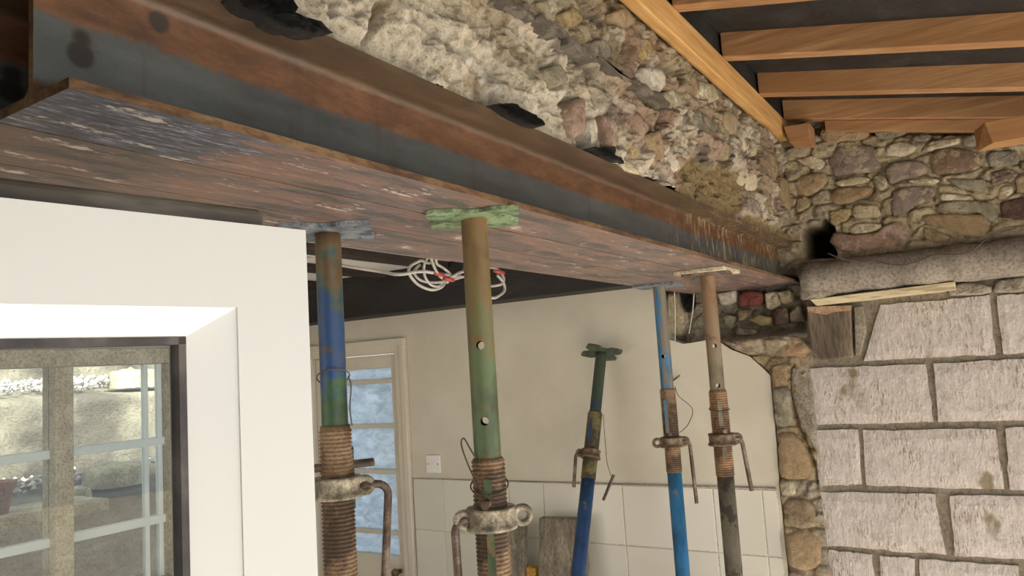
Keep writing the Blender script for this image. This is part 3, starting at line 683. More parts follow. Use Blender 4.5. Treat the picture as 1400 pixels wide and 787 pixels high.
# kitchen ceiling and its dark timbers
ck = MB().box(-1.6, XW + .2, 1.03, YK + .2, 2.262, 2.36).build('ceiling', M['paint_white']); struct(ck, 'white kitchen ceiling between dark joists', 'ceiling')
for y, lb in [(2.145, 'nearest the steel'), (2.53, 'between the other two'), (2.985, 'farthest from the steel')]:
    o = MB().box(-1.6, 2.858, y, y + .085, 2.232, 2.2622).build('ceiling_joist', M['dark_joist'], bevel=.004)
    tag(o, 'dark brown ceiling joist over the kitchen, ' + lb, 'joist', 'dark joists of the kitchen ceiling')
o = MB().box(2.86, XW, 1.06, YK, 2.05, 2.2622).build('timber_beam', M['black_paint'], bevel=.006)
tag(o, 'black painted timber beam along the top of the cream kitchen wall', 'beam')

# internal kitchen door with obscured panes
d1 = bpy.data.objects.new('door_1', None); COL.objects.link(d1); struct(d1, 'cream kitchen door with five obscured panes behind the blue and green prop', 'door'); ORG['door_1'] = (0, 0, 0)
fr = MB(); fw = .062
fr.box(XW - .018, XW + .10, DO0, DO0 + fw, 0, DOT).box(XW - .018, XW + .10, DO1 - fw, DO1, 0, DOT).box(XW - .018, XW + .10, DO0 + fw, DO1 - fw, DOT - fw, DOT)
fr.build('door_frame', M['door_paint'], d1, bevel=.005)
for a in ((DO0 - .012, DO0 + .022, 0, DOT - .022), (DO1 - .022, DO1 + .012, 0, DOT - .022), (DO0 - .012, DO1 + .012, DOT - .022, DOT + .012)): MB().box(XW - .028, XW - .0, *a).build('architrave', M['door_paint'], d1, bevel=.004)
y0, y1 = DO0 + fw + .003, DO1 - fw - .003; zt = DOT - fw - .004
zs = [float(onX(534, y, XW)[2]) for y in (502, 520, 582, 645, 729, 760)]
lf = MB(); st = .046
lf.box(XW + .01, XW + .05, y0, y0 + st, 0, zt).box(XW + .01, XW + .05, y1 - st, y1, 0, zt)
lf.box(XW + .01, XW + .05, y0 + st, y1 - st, zs[0], zt).box(XW + .01, XW + .05, y0 + st, y1 - st, 0, zs[-1])
leaf = lf.build('door_leaf', M['door_paint'], d1, bevel=.003)
for z in zs[1:-1]: MB().box(XW + .013, XW + .047, y0 + st, y1 - st, z - .011, z + .011).build('glazing_bar', M['door_paint'], leaf, bevel=.003)
for a, b in zip(zs[:-1], zs[1:]): MB().box(XW + .028, XW + .033, y0 + st, y1 - st, b, a).build('pane', M['obscure'], leaf)
p = onX(550, 781, XW)
MB().lathe([(.0, 0), (.012, 0), (.010, .02), (.018, .03), (.022, .042), (.016, .054), (0.001, .057)], 16).build('door_knob', M['brass'], d1, world=False)
k = bpy.data.objects['door_knob']; k.rotation_euler = (0, -math.pi / 2, 0); k.location = (XW + .01, p[1] + .02, p[2])

# light switch
s = thing('light_switch', 'white square light switch above the tiles beside the kitchen door', 'switch', (XW, 2.424, 1.296))
MB().box(XW - .010, XW, 2.381, 2.467, 1.253, 1.339).build('switch_plate', M['switch'], s, bevel=.003)
MB().hexa([(XW - .015, 2.414, 1.284), (XW - .015, 2.434, 1.284), (XW - .008, 2.434, 1.284), (XW - .008, 2.414, 1.284), (XW - .011, 2.414, 1.308), (XW - .011, 2.434, 1.308), (XW - .008, 2.434, 1.308), (XW - .008, 2.414, 1.308)]).build('rocker', M['switch'], s, bevel=.001)
for y in (2.394, 2.454):
    MB().tube([(XW - .0112, y, 1.296), (XW - .009, y, 1.296)], .0035, 10).build('screw', M['screw'], s)

# --- garden outside the kitchen window
def bank(U, V):
    n = fbm(U * 2.2, V * 2.5, 5, 71) - .5; n2 = fbm(U * 9, V * 9, 5, 72) - .5
    h = .35 * n + .14 * n2 + .05 * (fbm(U * 30, V * 30, 3, 73) - .5)
    C = np.ones(U.shape + (3,)) * L3('8a8474'); m = fbm(U * 3, V * 3, 4, 74); C = lerpc(C, sstep(.45, .6, m), '9f9886'); C = lerpc(C, sstep(.42, .34, m), '6b6559')
    return h, C
def bank_place(U, V, H):
    step = .55 * sstep(1.18, 1.24, V) + .75 * sstep(1.72, 1.80, V) + .5 * sstep(2.1, 2.3, V)
    return np.stack([U, 4.25 + step - H * .45, V], -1)
bk = field(200, 120, .2, 5.6, -.1, 3.1, bank, bank_place, 'garden_bank', M['rubble']); struct(bk, 'rocky garden bank outside the far window', 'bank')
gv = MB(); rr = random.Random(3)
for k in range(1500):
    if k % 2: z = 1.245; y = rr.uniform(4.55, 4.95)
    else: z = 1.80; y = rr.uniform(5.0, 5.5)
    x = rr.uniform(1.2, 5.0); r = rr.uniform(.010, .026); q = [Vector((rr.gauss(0, 1), rr.gauss(0, 1), rr.gauss(0, 1))).normalized() * r * rr.uniform(.7, 1.2) for _ in range(3)]
    c = Vector((x, y, z + rr.uniform(-.01, .06)))
    gv.add([c + Vector((r, 0, 0)), c + Vector((-r, .2 * r, 0)), c + Vector((0, r, 0)), c + Vector((0, -r, .1 * r)), c + Vector((0, 0, r)), c + Vector((0, 0, -r))],
           [(0, 2, 4), (2, 1, 4), (1, 3, 4), (3, 0, 4), (2, 0, 5), (1, 2, 5), (3, 1, 5), (0, 3, 5)])
o = gv.build('gravel', M['gravel']); tag(o, 'white gravel lying on the ledges of the garden bank', 'gravel', kind='stuff')
for k, (x, y, z, sx, sy, nm) in enumerate([(2.55, 4.42, 1.27, .34, .16, 'broad pale slab stone lying on the garden bank, nearest the window middle'), (2.85, 4.5, 1.22, .26, .13, 'low slab stone to the right of the broad pale slab on the garden bank'),
        (2.25, 4.35, 1.18, .24, .12, 'grey slab stone to the left of the broad pale slab on the garden bank'), (3.05, 5.0, 1.83, .4, .12, 'long pale slab stone on the upper ledge of the garden bank')]):
    a = np.linspace(0, 2 * np.pi, 12, endpoint=False); P = [(x + sx * .5 * math.cos(t) * rr.uniform(.85, 1.1), y + sy * math.sin(t) * rr.uniform(.85, 1.1)) for t in a]
    o = stone_mesh(MB(), P, lambda u, v, d: (u, v, z + d), .06, rng, 20, .06).build('garden_stone', M['slab']); tag(o, nm, 'stone', 'slab stones on the garden bank')
pt = thing('flower_pot', 'small terracotta flower pot outside the far window', 'pot', (1.73, 3.98, 1.22))
MB().lathe([(.0, 0), (.05, 0), (.072, .12), (.072, .125)], 24, (0, 0), cap=False).build('pot_body', M['terracotta'], pt, world=False)
MB().lathe([(.070, .115), (.084, .115), (.087, .15), (.078, .152), (.068, .12), (.02, .11), (.001, .11)], 24, cap=False).build('pot_rim', M['terracotta'], pt, world=False)
tag(MB().box(1.3, 2.2, 3.86, 4.2, 1.16, 1.22).build('stone_shelf', M['slab'], bevel=.01), 'flat stone shelf carrying the flower pot outside the far window', 'shelf')

# ================================================================== lean-to roof
LB = 2.545; RS = .2246                                  # ledger underside, rafter slope
o = MB().box(-.1, XW - .02, .597, .632, LB, 2.622).build('ledger', M['pine_x'], bevel=.003)
tag(o, 'long pine ledger fixed along the top of the stone wall', 'ledger')
def rz(y): return 2.62 - RS * (.59 - y)
YN = -1.45
def rafter(x0, x1, lb, h=.078, y1=.60, name='rafter'):
    mb = MB(); mb.hexa([(x0, YN, rz(YN)), (x1, YN, rz(YN)), (x1, y1, rz(y1)), (x0, y1, rz(y1)), (x0, YN, rz(YN) + h), (x1, YN, rz(YN) + h), (x1, y1, rz(y1) + h), (x0, y1, rz(y1) + h)])
    o = mb.build(name, M['pine_y'], bevel=.003); return tag(o, lb, 'rafter', 'pine rafters of the lean-to roof')
rafter(1.785, 1.832, 'pine roof rafter highest in the picture, farthest from the rubble end wall')
rafter(2.198, 2.245, 'second pine roof rafter counted from the top edge of the picture')
rafter(2.609, 2.656, 'third pine roof rafter, the free one nearest the rubble end wall')
rafter(2.968, 3.015, 'last pine roof rafter fixed flat against the rubble end wall')
mb = MB(); y1 = .46
mb.hexa([(2.985, YN, rz(YN) - .042), (3.017, YN, rz(YN) - .042), (3.017, y1, rz(y1) - .042), (2.985, y1, rz(y1) - .042), (2.985, YN, rz(YN) - .001), (3.017, YN, rz(YN) - .001), (3.017, y1, rz(y1) - .001), (2.985, y1, rz(y1) - .001)])
tag(mb.build('wall_plate', M['pine_y'], bevel=.002), 'thin pine strip under the last rafter, on the rubble end wall', 'timber')
o = MB().hexa([(2.90, .50, 2.495), (3.0, .50, 2.495), (3.0, .575, 2.51), (2.90, .575, 2.51), (2.90, .50, 2.57), (3.0, .50, 2.57), (3.0, .59, 2.575), (2.90, .59, 2.575)]).build('timber_block', M['pine_y'], bevel=.003)
tag(o, 'short pine block in the corner where ledger meets end wall', 'timber')
o = MB().hexa([(2.75, -1.4, 2.335), (2.815, -1.4, 2.335), (2.815, -.005, 2.335), (2.75, -.05, 2.341), (2.75, -1.4, 2.40), (2.815, -1.4, 2.40), (2.815, -.005, 2.405), (2.75, -.035, 2.411)]).build('ceiling_tie', M['pine_y'], bevel=.002)
tag(o, 'pale pine timber with a sawn end in front of the rubble end wall', 'timber')
mb = MB(); h0 = .074
mb.hexa([(-1.6, YN, rz(YN) + h0), (XW + .3, YN, rz(YN) + h0), (XW + .3, .66, rz(.66) + h0), (-1.6, .66, rz(.66) + h0)] + [(-1.6, YN, rz(YN) + .2), (XW + .3, YN, rz(YN) + .2), (XW + .3, .66, rz(.66) + .2), (-1.6, .66, rz(.66) + .2)])
mb.box(-.1, XW - .02, .606, .645, 2.60, 2.80)
struct(mb.build('roof', M['felt']), 'black roofing membrane above the pine rafters', 'roof')

# ================================================================== steel beams
def steel_beam(y0, y1, label, bot='steel_bottom', x0=.322, x1=3.09):
    b = thing('steel_beam', label, 'beam', (x0, y0, ZB), 'three steel beams side by side')
    w = y1 - y0; H = .146; tf = .0095; tw = .008; r = .011; yc = (y0 + y1) / 2
    prof = [(y0, ZB), (y1, ZB), (y1, ZB + tf)]
    def fil(cy, cz, a0, a1): return [(cy + r * math.cos(a0 + (a1 - a0) * k / 6), cz + r * math.sin(a0 + (a1 - a0) * k / 6)) for k in range(7)]
    P = math.pi
    prof += fil(yc + tw / 2 + r, ZB + tf + r, -P / 2, -P)
    prof += fil(yc + tw / 2 + r, ZB + H - tf - r, P, P / 2)
    prof += [(y1, ZB + H - tf), (y1, ZB + H), (y0, ZB + H), (y0, ZB + H - tf)]
    prof += fil(yc - tw / 2 - r, ZB + H - tf - r, P / 2, 0)
    prof += fil(yc - tw / 2 - r, ZB + tf + r, 0, -P / 2)
    prof += [(y0, ZB + tf)]
    n = len(prof); vs = [(x, y, z) for x in (x0, x1) for y, z in prof]
    mb = MB(); mb.add(vs, [list(range(n))[::-1], [n + k for k in range(n)]], mi=2)
    for k in range(n):
        k2 = (k + 1) % n; mi = 0
        if k == 0: mi = 1
        if k == n - 1 or k == 1: mi = 2
        mb.add([vs[k], vs[k2], vs[n + k2], vs[n + k]], [(0, 1, 2, 3)], True if mi == 0 else False, mi)
    o = mb.build('beam_section', [M['steel_side'], M[bot], M['steel_edge']], b)
    bm = bmesh.new(); bm.from_mesh(o.data); bmesh.ops.remove_doubles(bm, verts=bm.verts, dist=1e-5); bmesh.ops.recalc_face_normals(bm, faces=bm.faces)
    for e in bm.edges: e.smooth = len(e.link_faces) == 2 and e.calc_face_angle(0) < .5
    bm.to_mesh(o.data); bm.free()
    return b
steel_beam(.620, .744, 'rusty steel beam nearest the camera with grey web facing the room', 'steel_bottom_patch')
steel_beam(.7475, .877, 'middle steel beam seen only as the centre strip of the rusty underside')
steel_beam(.8795, 1.043, 'far steel beam on the kitchen side of the rusty underside')

# ================================================================== props
def boolean(o, cutters, world_fix=None):
    for c in cutters:
        m = o.modifiers.new('cut', 'BOOLEAN'); m.operation = 'DIFFERENCE'; m.object = c; m.solver = 'EXACT'
    bpy.context.view_layer.update(); dg = bpy.context.evaluated_depsgraph_get()
    me = bpy.data.meshes.new_from_object(o.evaluated_get(dg)); o.modifiers.clear(); old = o.data; o.data = me
    bpy.data.meshes.remove(old)
    for c in cutters: bpy.data.objects.remove(c, do_unlink=True)
def sharp(o, a=.6):
    bm = bmesh.new(); bm.from_mesh(o.data)
    for e in bm.edges: e.smooth = len(e.link_faces) == 2 and e.calc_face_angle(0) < a
    bm.to_mesh(o.data); bm.free()
def rad(d): return math.radians(d)
def plate_poly(s, notch, rnd=.012):
    a = s / 2; P = []
    for q in range(4):
        c, sn = math.cos(q * math.pi / 2), math.sin(q * math.pi / 2)
        loc = [(a - notch, 0)] if notch else []
        loc = ([(a - notch, -.011), (a - notch, .011), (a - notch * .3, .022)] if notch else []) + [(a, .03), (a, a - rnd), (a - rnd * .3, a - rnd * .3), (a - rnd, a), (.03, a)] + ([(.022, a - notch * .3)] if notch else [])
        P += [(x * c - y * sn, x * sn + y * c) for x, y in loc]
    return P
def prop(label, loc, top, zthr, zcol, zend, mats, hand, ring=None, pin=None, holes=(), rot=None, plate=(.148, .012, 20), hand_drop=.17, hand_out=.05, hand_tilt=0.0, collar_r=.0375, slots=(), extra=None, ri=.0215, ro=.0268):
    p = thing('steel_prop', label, 'prop', loc, 'adjustable steel props', rot)
    inner, thread, outer, collar, platem = mats
    # foot plate
    MB().prism(plate_poly(.15, 0), lambda u, v, d: (u, v, d), .0, .006).build('base_plate', M['rod'], p, False)
    MB().lathe([(ro - .0025, .004), (ro - .0025, zend + .004)], 24).build('outer_tube', outer, p, False)
    # threaded sleeve: turned ridges
    prof = [(ri + .0008, zthr), (ro - .002, zthr)]; z = zthr - .001; pt = .0066
    prof = [(ro - .003, zend), ]
    z = zend
    while z < zthr - pt:
        prof += [(ro - .0022, z), (ro + .0002, z + pt * .35), (ro + .0002, z + pt * .6), (ro - .0022, z + pt * .95)]; z += pt
    prof += [(ro - .0025, zthr), (ri + .0004, zthr)]
    th = MB().lathe(prof, 28, cap=False).build('threaded_sleeve', thread, p, False)
    for (az, za, zb) in slots:
        a = rad(az); e = MB(); c, sn = math.cos(a), math.sin(a); hw = .006
        pts = []
        for k in range(9): t = math.pi * k / 8; pts.append((hw * math.cos(t), zb + hw * math.sin(t)))
        for k in range(9): t = math.pi + math.pi * k / 8; pts.append((hw * math.cos(t), za + hw * math.sin(t)))
        e.prism(pts, lambda u, v, d: (d * c - u * sn, d * sn + u * c, v), ro - .004, ro + .0009); e.build('slot', inner, th, False)
    # inner tube, hollow, with pin holes right through it
    zr = np.linspace(zend - .02, top - .006, 46); n = 32
    it = MB().lathe([(ri, z) for z in zr] + [(ri - .0035, z) for z in zr[::-1]], n, cap=False); m = 2 * len(zr) - 1
    for k in range(n):
        k2 = (k + 1) % n; it.f.append([m * n + k, m * n + k2, k2, k]); it.sm.append(False); it.mi.append(0)
    io = it.build('inner_tube', inner, p, False)
    cut = []
    for (z, az) in holes:
        a = rad(az); e = Vector((math.cos(a), math.sin(a), 0)); c = Vector((0, 0, z))
        co = MB().tube([c - e * .06, c + e * .06], .0068, 16).build('cutter', M['hole'], p, False); cut.append(co)
    if cut:
        boolean(io, cut); sharp(io)
    # head plate
    s, nt, ang = plate; a = rad(ang); c, sn = math.cos(a), math.sin(a)
    pp = [(x * c - y * sn, x * sn + y * c) for x, y in plate_poly(s, nt)]
    po = MB().prism(pp, lambda u, v, d: (u, v, d), top - .007, top - .0005).build('head_plate', platem, p, False)
    cut = []
    for k in range(4):
        t = a + math.pi / 4 + k * math.pi / 2
        for dr, da in ((.068, 0), (.052, .28)):
            q = (dr * math.cos(t + da), dr * math.sin(t + da)); cut.append(MB().tube([(q[0], q[1], top - .03), (q[0], q[1], top + .03)], .0052, 12).build('cutter', M['hole'], p, False))
    boolean(po, cut); sharp(po)
    # collar nut with two ears, handle, ring
    R = collar_r; hc = .034
    co = MB().lathe([(ro + .0008, zcol - hc / 2), (R + .003, zcol - hc / 2), (R + .004, zcol - hc / 2 + .005), (R, zcol - hc / 2 + .008), (R, zcol + hc / 2 - .006), (R + .002, zcol + hc / 2 - .004), (R + .001, zcol + hc / 2), (ro + .0008, zcol + hc / 2)], 24, cap=False).build('collar_nut', collar, p, False)
    h = rad(hand); e = Vector((math.cos(h), math.sin(h), 0)); s_ = Vector((-e.y, e.x, 0))
    eye = [e * (R + .007) + s_ * 0 + Vector((0, 0, zcol)) + (e * math.cos(t) + Vector((0, 0, 1)) * math.sin(t)) * .011 for t in np.linspace(0, 2 * math.pi, 16, endpoint=False)]
    MB().tube(eye, .0062, 8, True).build('ear', collar, co, False)
    b0 = e * (R - .002) + Vector((0, 0, zcol)); pts = [b0, b0 + e * (hand_out * .35)]
    rb = .018; cx = b0 + e * max(hand_out * .4, .005)
    for t in np.linspace(0, math.pi / 2, 6): pts.append(cx + e * rb * math.sin(t) + Vector((0, 0, -rb * (1 - math.cos(t)))))
    en = pts[-1] + Vector((0, 0, -hand_drop)) + e * hand_tilt; pts.append(en)
    MB().tube(pts, .0066, 12).build('handle', M['rod'], p, False)
    if ring is not None:
        t0 = rad(ring); e2 = Vector((math.cos(t0), math.sin(t0), 0)); c0 = e2 * (R + .012) + Vector((0, 0, zcol))
        MB().tube([c0 + (e2 * math.cos(t) + Vector((0, 0, 1)) * math.sin(t)) * .0125 for t in np.linspace(0, 2 * math.pi, 18, endpoint=False)], .0055, 8, True).build('ear', collar, co, False)
    if pin is not None:
        zp, az, ln = pin; e3 = Vector((math.cos(rad(az)), math.sin(rad(az)), 0)); c0 = Vector((0, 0, zp))
        MB().tube([c0 - e3 * .05, c0 + e3 * ln], .0068, 12).build('pin', M['rod'], p, False)
    if extra:
        for nm, pts, r, m, closed in extra: MB().tube(pts, r, 8, closed).build(nm, M[m], p, False)
    return p
def spline(pts, n=8):
    P = [Vector(p) for p in pts]; out = []
    for i in range(len(P) - 1):
        a = P[max(i - 1, 0)]; b = P[i]; c = P[i + 1]; d = P[min(i + 2, len(P) - 1)]
        for k in range(n):
            t = k / n; out.append(.5 * ((2 * b) + (c - a) * t + (2 * a - 5 * b + 4 * c - d) * t * t + (3 * b - a - 3 * c + d) * t ** 3))
    return out + [P[-1]]
RIGHT = -57.4; LEFT = 122.6; FRONT = 212.3              # picture directions on plan
er = Vector((math.cos(rad(RIGHT)), math.sin(rad(RIGHT)), 0)); ef = Vector((math.cos(rad(FRONT)), math.sin(rad(FRONT)), 0)); ez = Vector((0, 0, 1))
def V3(r, f, z): return er * r + ef * f + ez * z
T1 = painted_tube('prop paint rust over green and blue', [(1.62, '435c3e'), (1.70, '42623f'), (1.735, '35584c'), (1.76, '2b4a7c'), (1.87, '2c476f'), (1.91, '3f5548'), (1.95, '66523a'), (2.0, '6b5238')], .45, '5a4a34', .6)
T2 = painted_tube('prop paint rust over green', [(1.58, '53684a'), (1.74, '5c6e4d'), (1.80, '686c48'), (1.88, '74633f'), (2.0, '785b39')], .5, '75603c', .56)
T3 = painted_tube('prop paint dark green over blue', [(1.45, '28426c'), (1.66, '2b4468'), (1.72, '2f4138'), (1.80, '3a4435')], .5, '4a4030', .62)
T4 = painted_tube('prop paint bright blue worn to metal', [(1.3, '3a6f92'), (1.80, '3a769f'), (1.92, '3275a4'), (2.0, '2f78aa')], .45, '7c7263', .6, (.50, '7d7466'))
T5 = painted_tube('bare rusty tube', [(1.5, '7e7763'), (1.70, '7d7560'), (1.82, '86705a'), (2.0, '8a6a4b')], .6, '6d5138', .6)
O3 = painted_tube('deep blue outer tube', [(0, '2c4e80'), (1.0, '2a4e84'), (1.6, '2e5384')], .45, '8d8678', .68)
O4 = painted_tube('bright blue outer tube', [(0, '3576a8'), (1.0, '3278ae'), (1.6, '367cae')], .4, '8a8375', .68)
O5 = painted_tube('mottled grey outer tube', [(0, '8a8174'), (1.0, '8a8174'), (1.3, '77705f'), (1.6, '6a6256')], .65, '403a33', .42)
PG = simple('green painted plate', [(.3, '5b6f52'), (.5, '7d9672'), (.75, '93a986')], 24, 5, .5, .3, .002)
PGd = simple('dark green plate', [(.3, '39463a'), (.7, '52604e')], 24, 5, .55, .3, .002)
PB = simple('blue grey plate', [(.3, '505a6b'), (.5, '737c8a'), (.75, '949aa2')], 30, 5, .45, .3, .002)
th, tho, thv = M['thread'], M['thread_orange'], M['thread_olive']
P1 = (.914, .938, 0); P2 = (1.016, .706, 0); P4 = (2.497, .972, 0); P5 = (2.236, .715, 0)
prop('blue and green steel prop right beside the white door', P1, ZB, 1.672, 1.572, .9, (T1, th, th, M['galv'], PB), RIGHT + 8, pin=(1.606, RIGHT + 25, .062), plate=(.15, .014, 40), hand_out=.07, hand_drop=.24, hand_tilt=-.02, slots=[(RIGHT + 25, 1.54, 1.63)],
     extra=[('pin_wire', [V3(.0265 * math.cos(t), .030 * math.sin(t), 1.752 + .012 * math.sin(t) + .004 * math.cos(t)) for t in np.linspace(0, 2 * math.pi, 24, endpoint=False)], .0011, 'wire', True),
            ('wire_tail', spline([V3(.026, .006, 1.752), V3(.030, .004, 1.735), V3(.027, .006, 1.70), V3(.029, .004, 1.67)]), .0011, 'wire', False)])
prop('green steel prop with silver collar in the middle of the opening', P2, ZB, 1.608, 1.515, .9, (T2, th, th, M['galv'], PG), LEFT + 12, ring=RIGHT + 8, pin=(1.542, FRONT - 8, .047), holes=[(1.787, FRONT - 2), (1.667, FRONT - 2)], plate=(.148, .016, 33), hand_out=.012, hand_drop=.25, hand_tilt=-.004,
     slots=[(FRONT - 4, 1.553, 1.573), (FRONT - 4, 1.42, 1.49)],
     extra=[('pin_wire', spline([V3(.012, .045, 1.545), V3(-.012, .035, 1.565), V3(-.030, .02, 1.60), V3(-.040, .012, 1.632), V3(-.036, .010, 1.642), V3(-.028, .012, 1.628), V3(-.018, .016, 1.610)]), .0013, 'wire', False),
            ('wire_ring', [V3(.030 * math.cos(t), .030 * math.sin(t), 1.566 - .012 * math.sin(t)) for t in np.linspace(0, 2 * math.pi, 24, endpoint=False)], .0012, 'wire', True)])
prop('bright blue steel prop under the kitchen side of the steel', P4, ZB, 1.642, 1.462, 1.362, (T4, th, O4, M['collar_rust'], PB), RIGHT, ring=LEFT, pin=(1.49, FRONT - 20, .03), holes=[(1.752, FRONT - 25)], plate=(.157, 0, 10), hand_out=.018, hand_drop=.19, hand_tilt=.006,
     slots=[(FRONT - 35, 1.50, 1.60)],
     extra=[('pin_wire', spline([V3(.024, .01, 1.65), V3(.034, .012, 1.615), V3(.070, .012, 1.58), V3(.076, .012, 1.555), V3(.055, .012, 1.515), V3(.026, .015, 1.493)]), .0014, 'wire', False)])
prop('bare rusty steel prop beside the bright blue prop', P5, ZB - .012, 1.644, 1.50, 1.395, (T5, tho, O5, M['collar_rust'], M['rod']), RIGHT, pin=(1.525, FRONT + 6, .034), holes=[(1.773, FRONT - 8), (1.657, FRONT - 8)], plate=(.14, 0, 12), hand_out=.014, hand_drop=.135, hand_tilt=.014,
     slots=[(FRONT - 10, 1.545, 1.61), (FRONT - 6, 1.455, 1.475)],
     extra=[('wire_ring', [V3(.0285 * math.cos(t), .0285 * math.sin(t), 1.588 - .006 * math.sin(t)) for t in np.linspace(0, 2 * math.pi, 24, endpoint=False)], .0015, 'wire', True)])
o = MB().box(2.155, 2.32, .64, .79, ZB - .012, ZB - .0005).build('packer', M['ply'], bevel=.002); tag(o, 'thin pale packer between the rusty prop and the steel', 'packer')
# the prop leaning on the kitchen wall
foot = Vector((2.198, 1.4225, .0)); head = Vector((2.943, 1.426, 1.788)); ax = (head - foot); Lp = ax.length
q = Vector((0, 0, 1)).rotation_difference(ax.normalized()); qi = q.inverted()
def lean(x, y, X): return qi @ (Vector(onX(x, y, X)) - foot)
prop('dark blue steel prop leaning against the cream wall', tuple(foot), Lp, Lp - .265, Lp - .44, Lp - .54, (T3, thv, O3, M['collar_rust'], PGd), LEFT - 5, plate=(.150, .020, 40), hand_out=.012, hand_drop=.12, hand_tilt=-.006, rot=q.to_euler(), slots=[(FRONT - 30, Lp - .39, Lp - .31)], ri=.0235, ro=.030,
     extra=[('pin_wire', spline([lean(825, 566, 2.83), lean(826, 585, 2.82), lean(828, 610, 2.81), lean(830, 632, 2.81), lean(836, 652, 2.81)]), .0014, 'wire', False),
            ('pin', [lean(839, 649, 2.81), lean(825, 683, 2.81)], .0064, 'rod', False)])

# ================================================================== white glazed door standing open
dirp = unit(np.array([.988, -.153, 0.0])); KD = .70
r0 = ray(424.5, 500); r0 = r0 / np.linalg.norm(r0) * KD
dn = Vector((-dirp[1], dirp[0], 0)); de = Vector(dirp)    # normal away from the camera, direction to the free edge
D0 = Vector((r0[0], r0[1], 0))                            # foot of the free edge, front face
dl = thing('glazed_door', 'white plastic glazed door standing open at the left edge', 'door', (D0.x, D0.y, 0))
def DP(s, t, z): return D0 - de * s + dn * t + Vector((0, 0, z))      # s from the free edge, t depth
def dbox(mb, s0, s1, t0, t1, z0, z1, mi=0):
    return mb.hexa([DP(s0, t0, z0), DP(s1, t0, z0), DP(s1, t1, z0), DP(s0, t1, z0), DP(s0, t0, z1), DP(s1, t0, z1), DP(s1, t1, z1), DP(s0, t1, z1)], mi)
DT = 1.75 + .1145 * KD / .6; WD = .80
fs_, bs_ = .0681, .0345                                   # frame face and bead, mm from the photo at this distance
top_b = 1.75 + .0535 * KD / .6; top_g = 1.75 + .0345 * KD / .6
dbox(MB(), 0, fs_, 0, .06, .02, DT).build('stile', M['upvc'], dl)
dbox(MB(), WD - fs_, WD, 0, .06, .02, DT).build('stile', M['upvc'], dl)
dbox(MB(), fs_, WD - fs_, 0, .06, top_b, DT).build('top_rail', M['upvc'], dl)
dbox(MB(), fs_, WD - fs_, 0, .06, .02, .14).build('bottom_rail', M['upvc'], dl)
# sloping glazing bead, mitred
s0, s1, z0, z1 = fs_, WD - fs_, .14, top_b; i = bs_; iz = top_b - top_g
def bead(q): MB().add(q, [(0, 1, 2, 3), (4, 7, 6, 5), (0, 4, 5, 1), (1, 5, 6, 2), (2, 6, 7, 3), (3, 7, 4, 0)]).build('glazing_bead', M['upvc_bead'], dl)
tb, tg = .002, .020
def quad(a, b, c, d): bead([DP(a[0], tb, a[1]), DP(b[0], tb, b[1]), DP(c[0], tg, c[1]), DP(d[0], tg, d[1]), DP(a[0], .05, a[1]), DP(b[0], .05, b[1]), DP(c[0], .05, c[1]), DP(d[0], .05, d[1])])
quad((s0, z1), (s1, z1), (s1 - i, z1 - iz), (s0 + i, z1 - iz)); quad((s1, z0), (s0, z0), (s0 + i, z0 + iz), (s1 - i, z0 + iz))
quad((s0, z0), (s0, z1), (s0 + i, z1 - iz), (s0 + i, z0 + iz)); quad((s1, z1), (s1, z0), (s1 - i, z0 + iz), (s1 - i, z1 - iz))
a0, a1, c0, c1 = s0 + i, s1 - i, z0 + iz, z1 - iz; gw = .006
g = MB()
dbox(g, a0, a0 + gw, tg - .001, .034, c0, c1); dbox(g, a1 - gw, a1, tg - .001, .034, c0, c1); dbox(g, a0, a1, tg - .001, .034, c1 - gw, c1); dbox(g, a0, a1, tg - .001, .034, c0, c0 + gw)
g.build('glass_gasket', M['gasket'], dl)
dbox(MB(), a0 + .001, a1 - .001, .027, .033, c0, c1).build('pane', M['glass'], dl)
sp = MB(); dbox(sp, .012, WD - .012, .048, .066, DT - .01, DT + .027); sp.build('weather_seal', M['seal_grey'], dl, bevel=.006, seg=3)

# ================================================================== small things
# concrete pipe, its wire, the batten and the timber stub in the end wall
pm_ = MB(); n = 28; prof = []
ys = np.linspace(.60, -1.05, 40); pts = []; rads = []
for k, y in enumerate(ys): pts.append((2.999 + .003 * math.sin(k), y, 2.003 + .002 * math.sin(k * 1.7))); rads.append(.0635 + .0025 * math.sin(k * 2.1) + (.0 if k else -.006))
o = pm_.tube(pts, rads, 28).build('cement_pipe', M['pipe']); tag(o, 'grey cement pipe lying across the end wall between stones and blocks', 'pipe')
o = MB().tube([(2.985, .60, 1.955), (2.980, .53, 1.948), (2.988, .44, 1.952)], [.026, .022, .004], 10).build('cement_lump', M['mortar']); tag(o, 'broken cement lump under the left end of the grey pipe', 'rubble')
wp = [(1132, 346), (1150, 353), (1175, 357), (1200, 358), (1215, 361), (1238, 362), (1262, 355), (1276, 349), (1300, 348), (1320, 347), (1335, 338), (1350, 325), (1372, 312), (1402, 308)]
o = MB().tube(spline([onX(x, y, 2.930 if y > 330 else 2.96) for x, y in wp], 5), .0022, 6).build('wire', M['wire']); tag(o, 'thin brown wire trailing along the grey cement pipe', 'wire')
a = onX(1116, 410, 2.985); b = onX(1306, 388, 2.985)
o = MB().hexa([(2.972, a[1], a[2] - .022), (3.03, a[1], a[2] - .022), (3.03, b[1], b[2] - .020), (2.972, b[1], b[2] - .020), (2.968, a[1] + .02, a[2] + .004), (3.03, a[1] + .02, a[2] + .004), (3.03, b[1], b[2] + .008), (2.968, b[1], b[2] + .008)]).build('batten', M['batten'], bevel=.003)
tag(o, 'flaking cream batten under the grey cement pipe', 'timber')
st_ = thing('timber_stub', 'sawn brown timber stub set in the wall left of the top block', 'timber', (2.99, .5, 1.69))
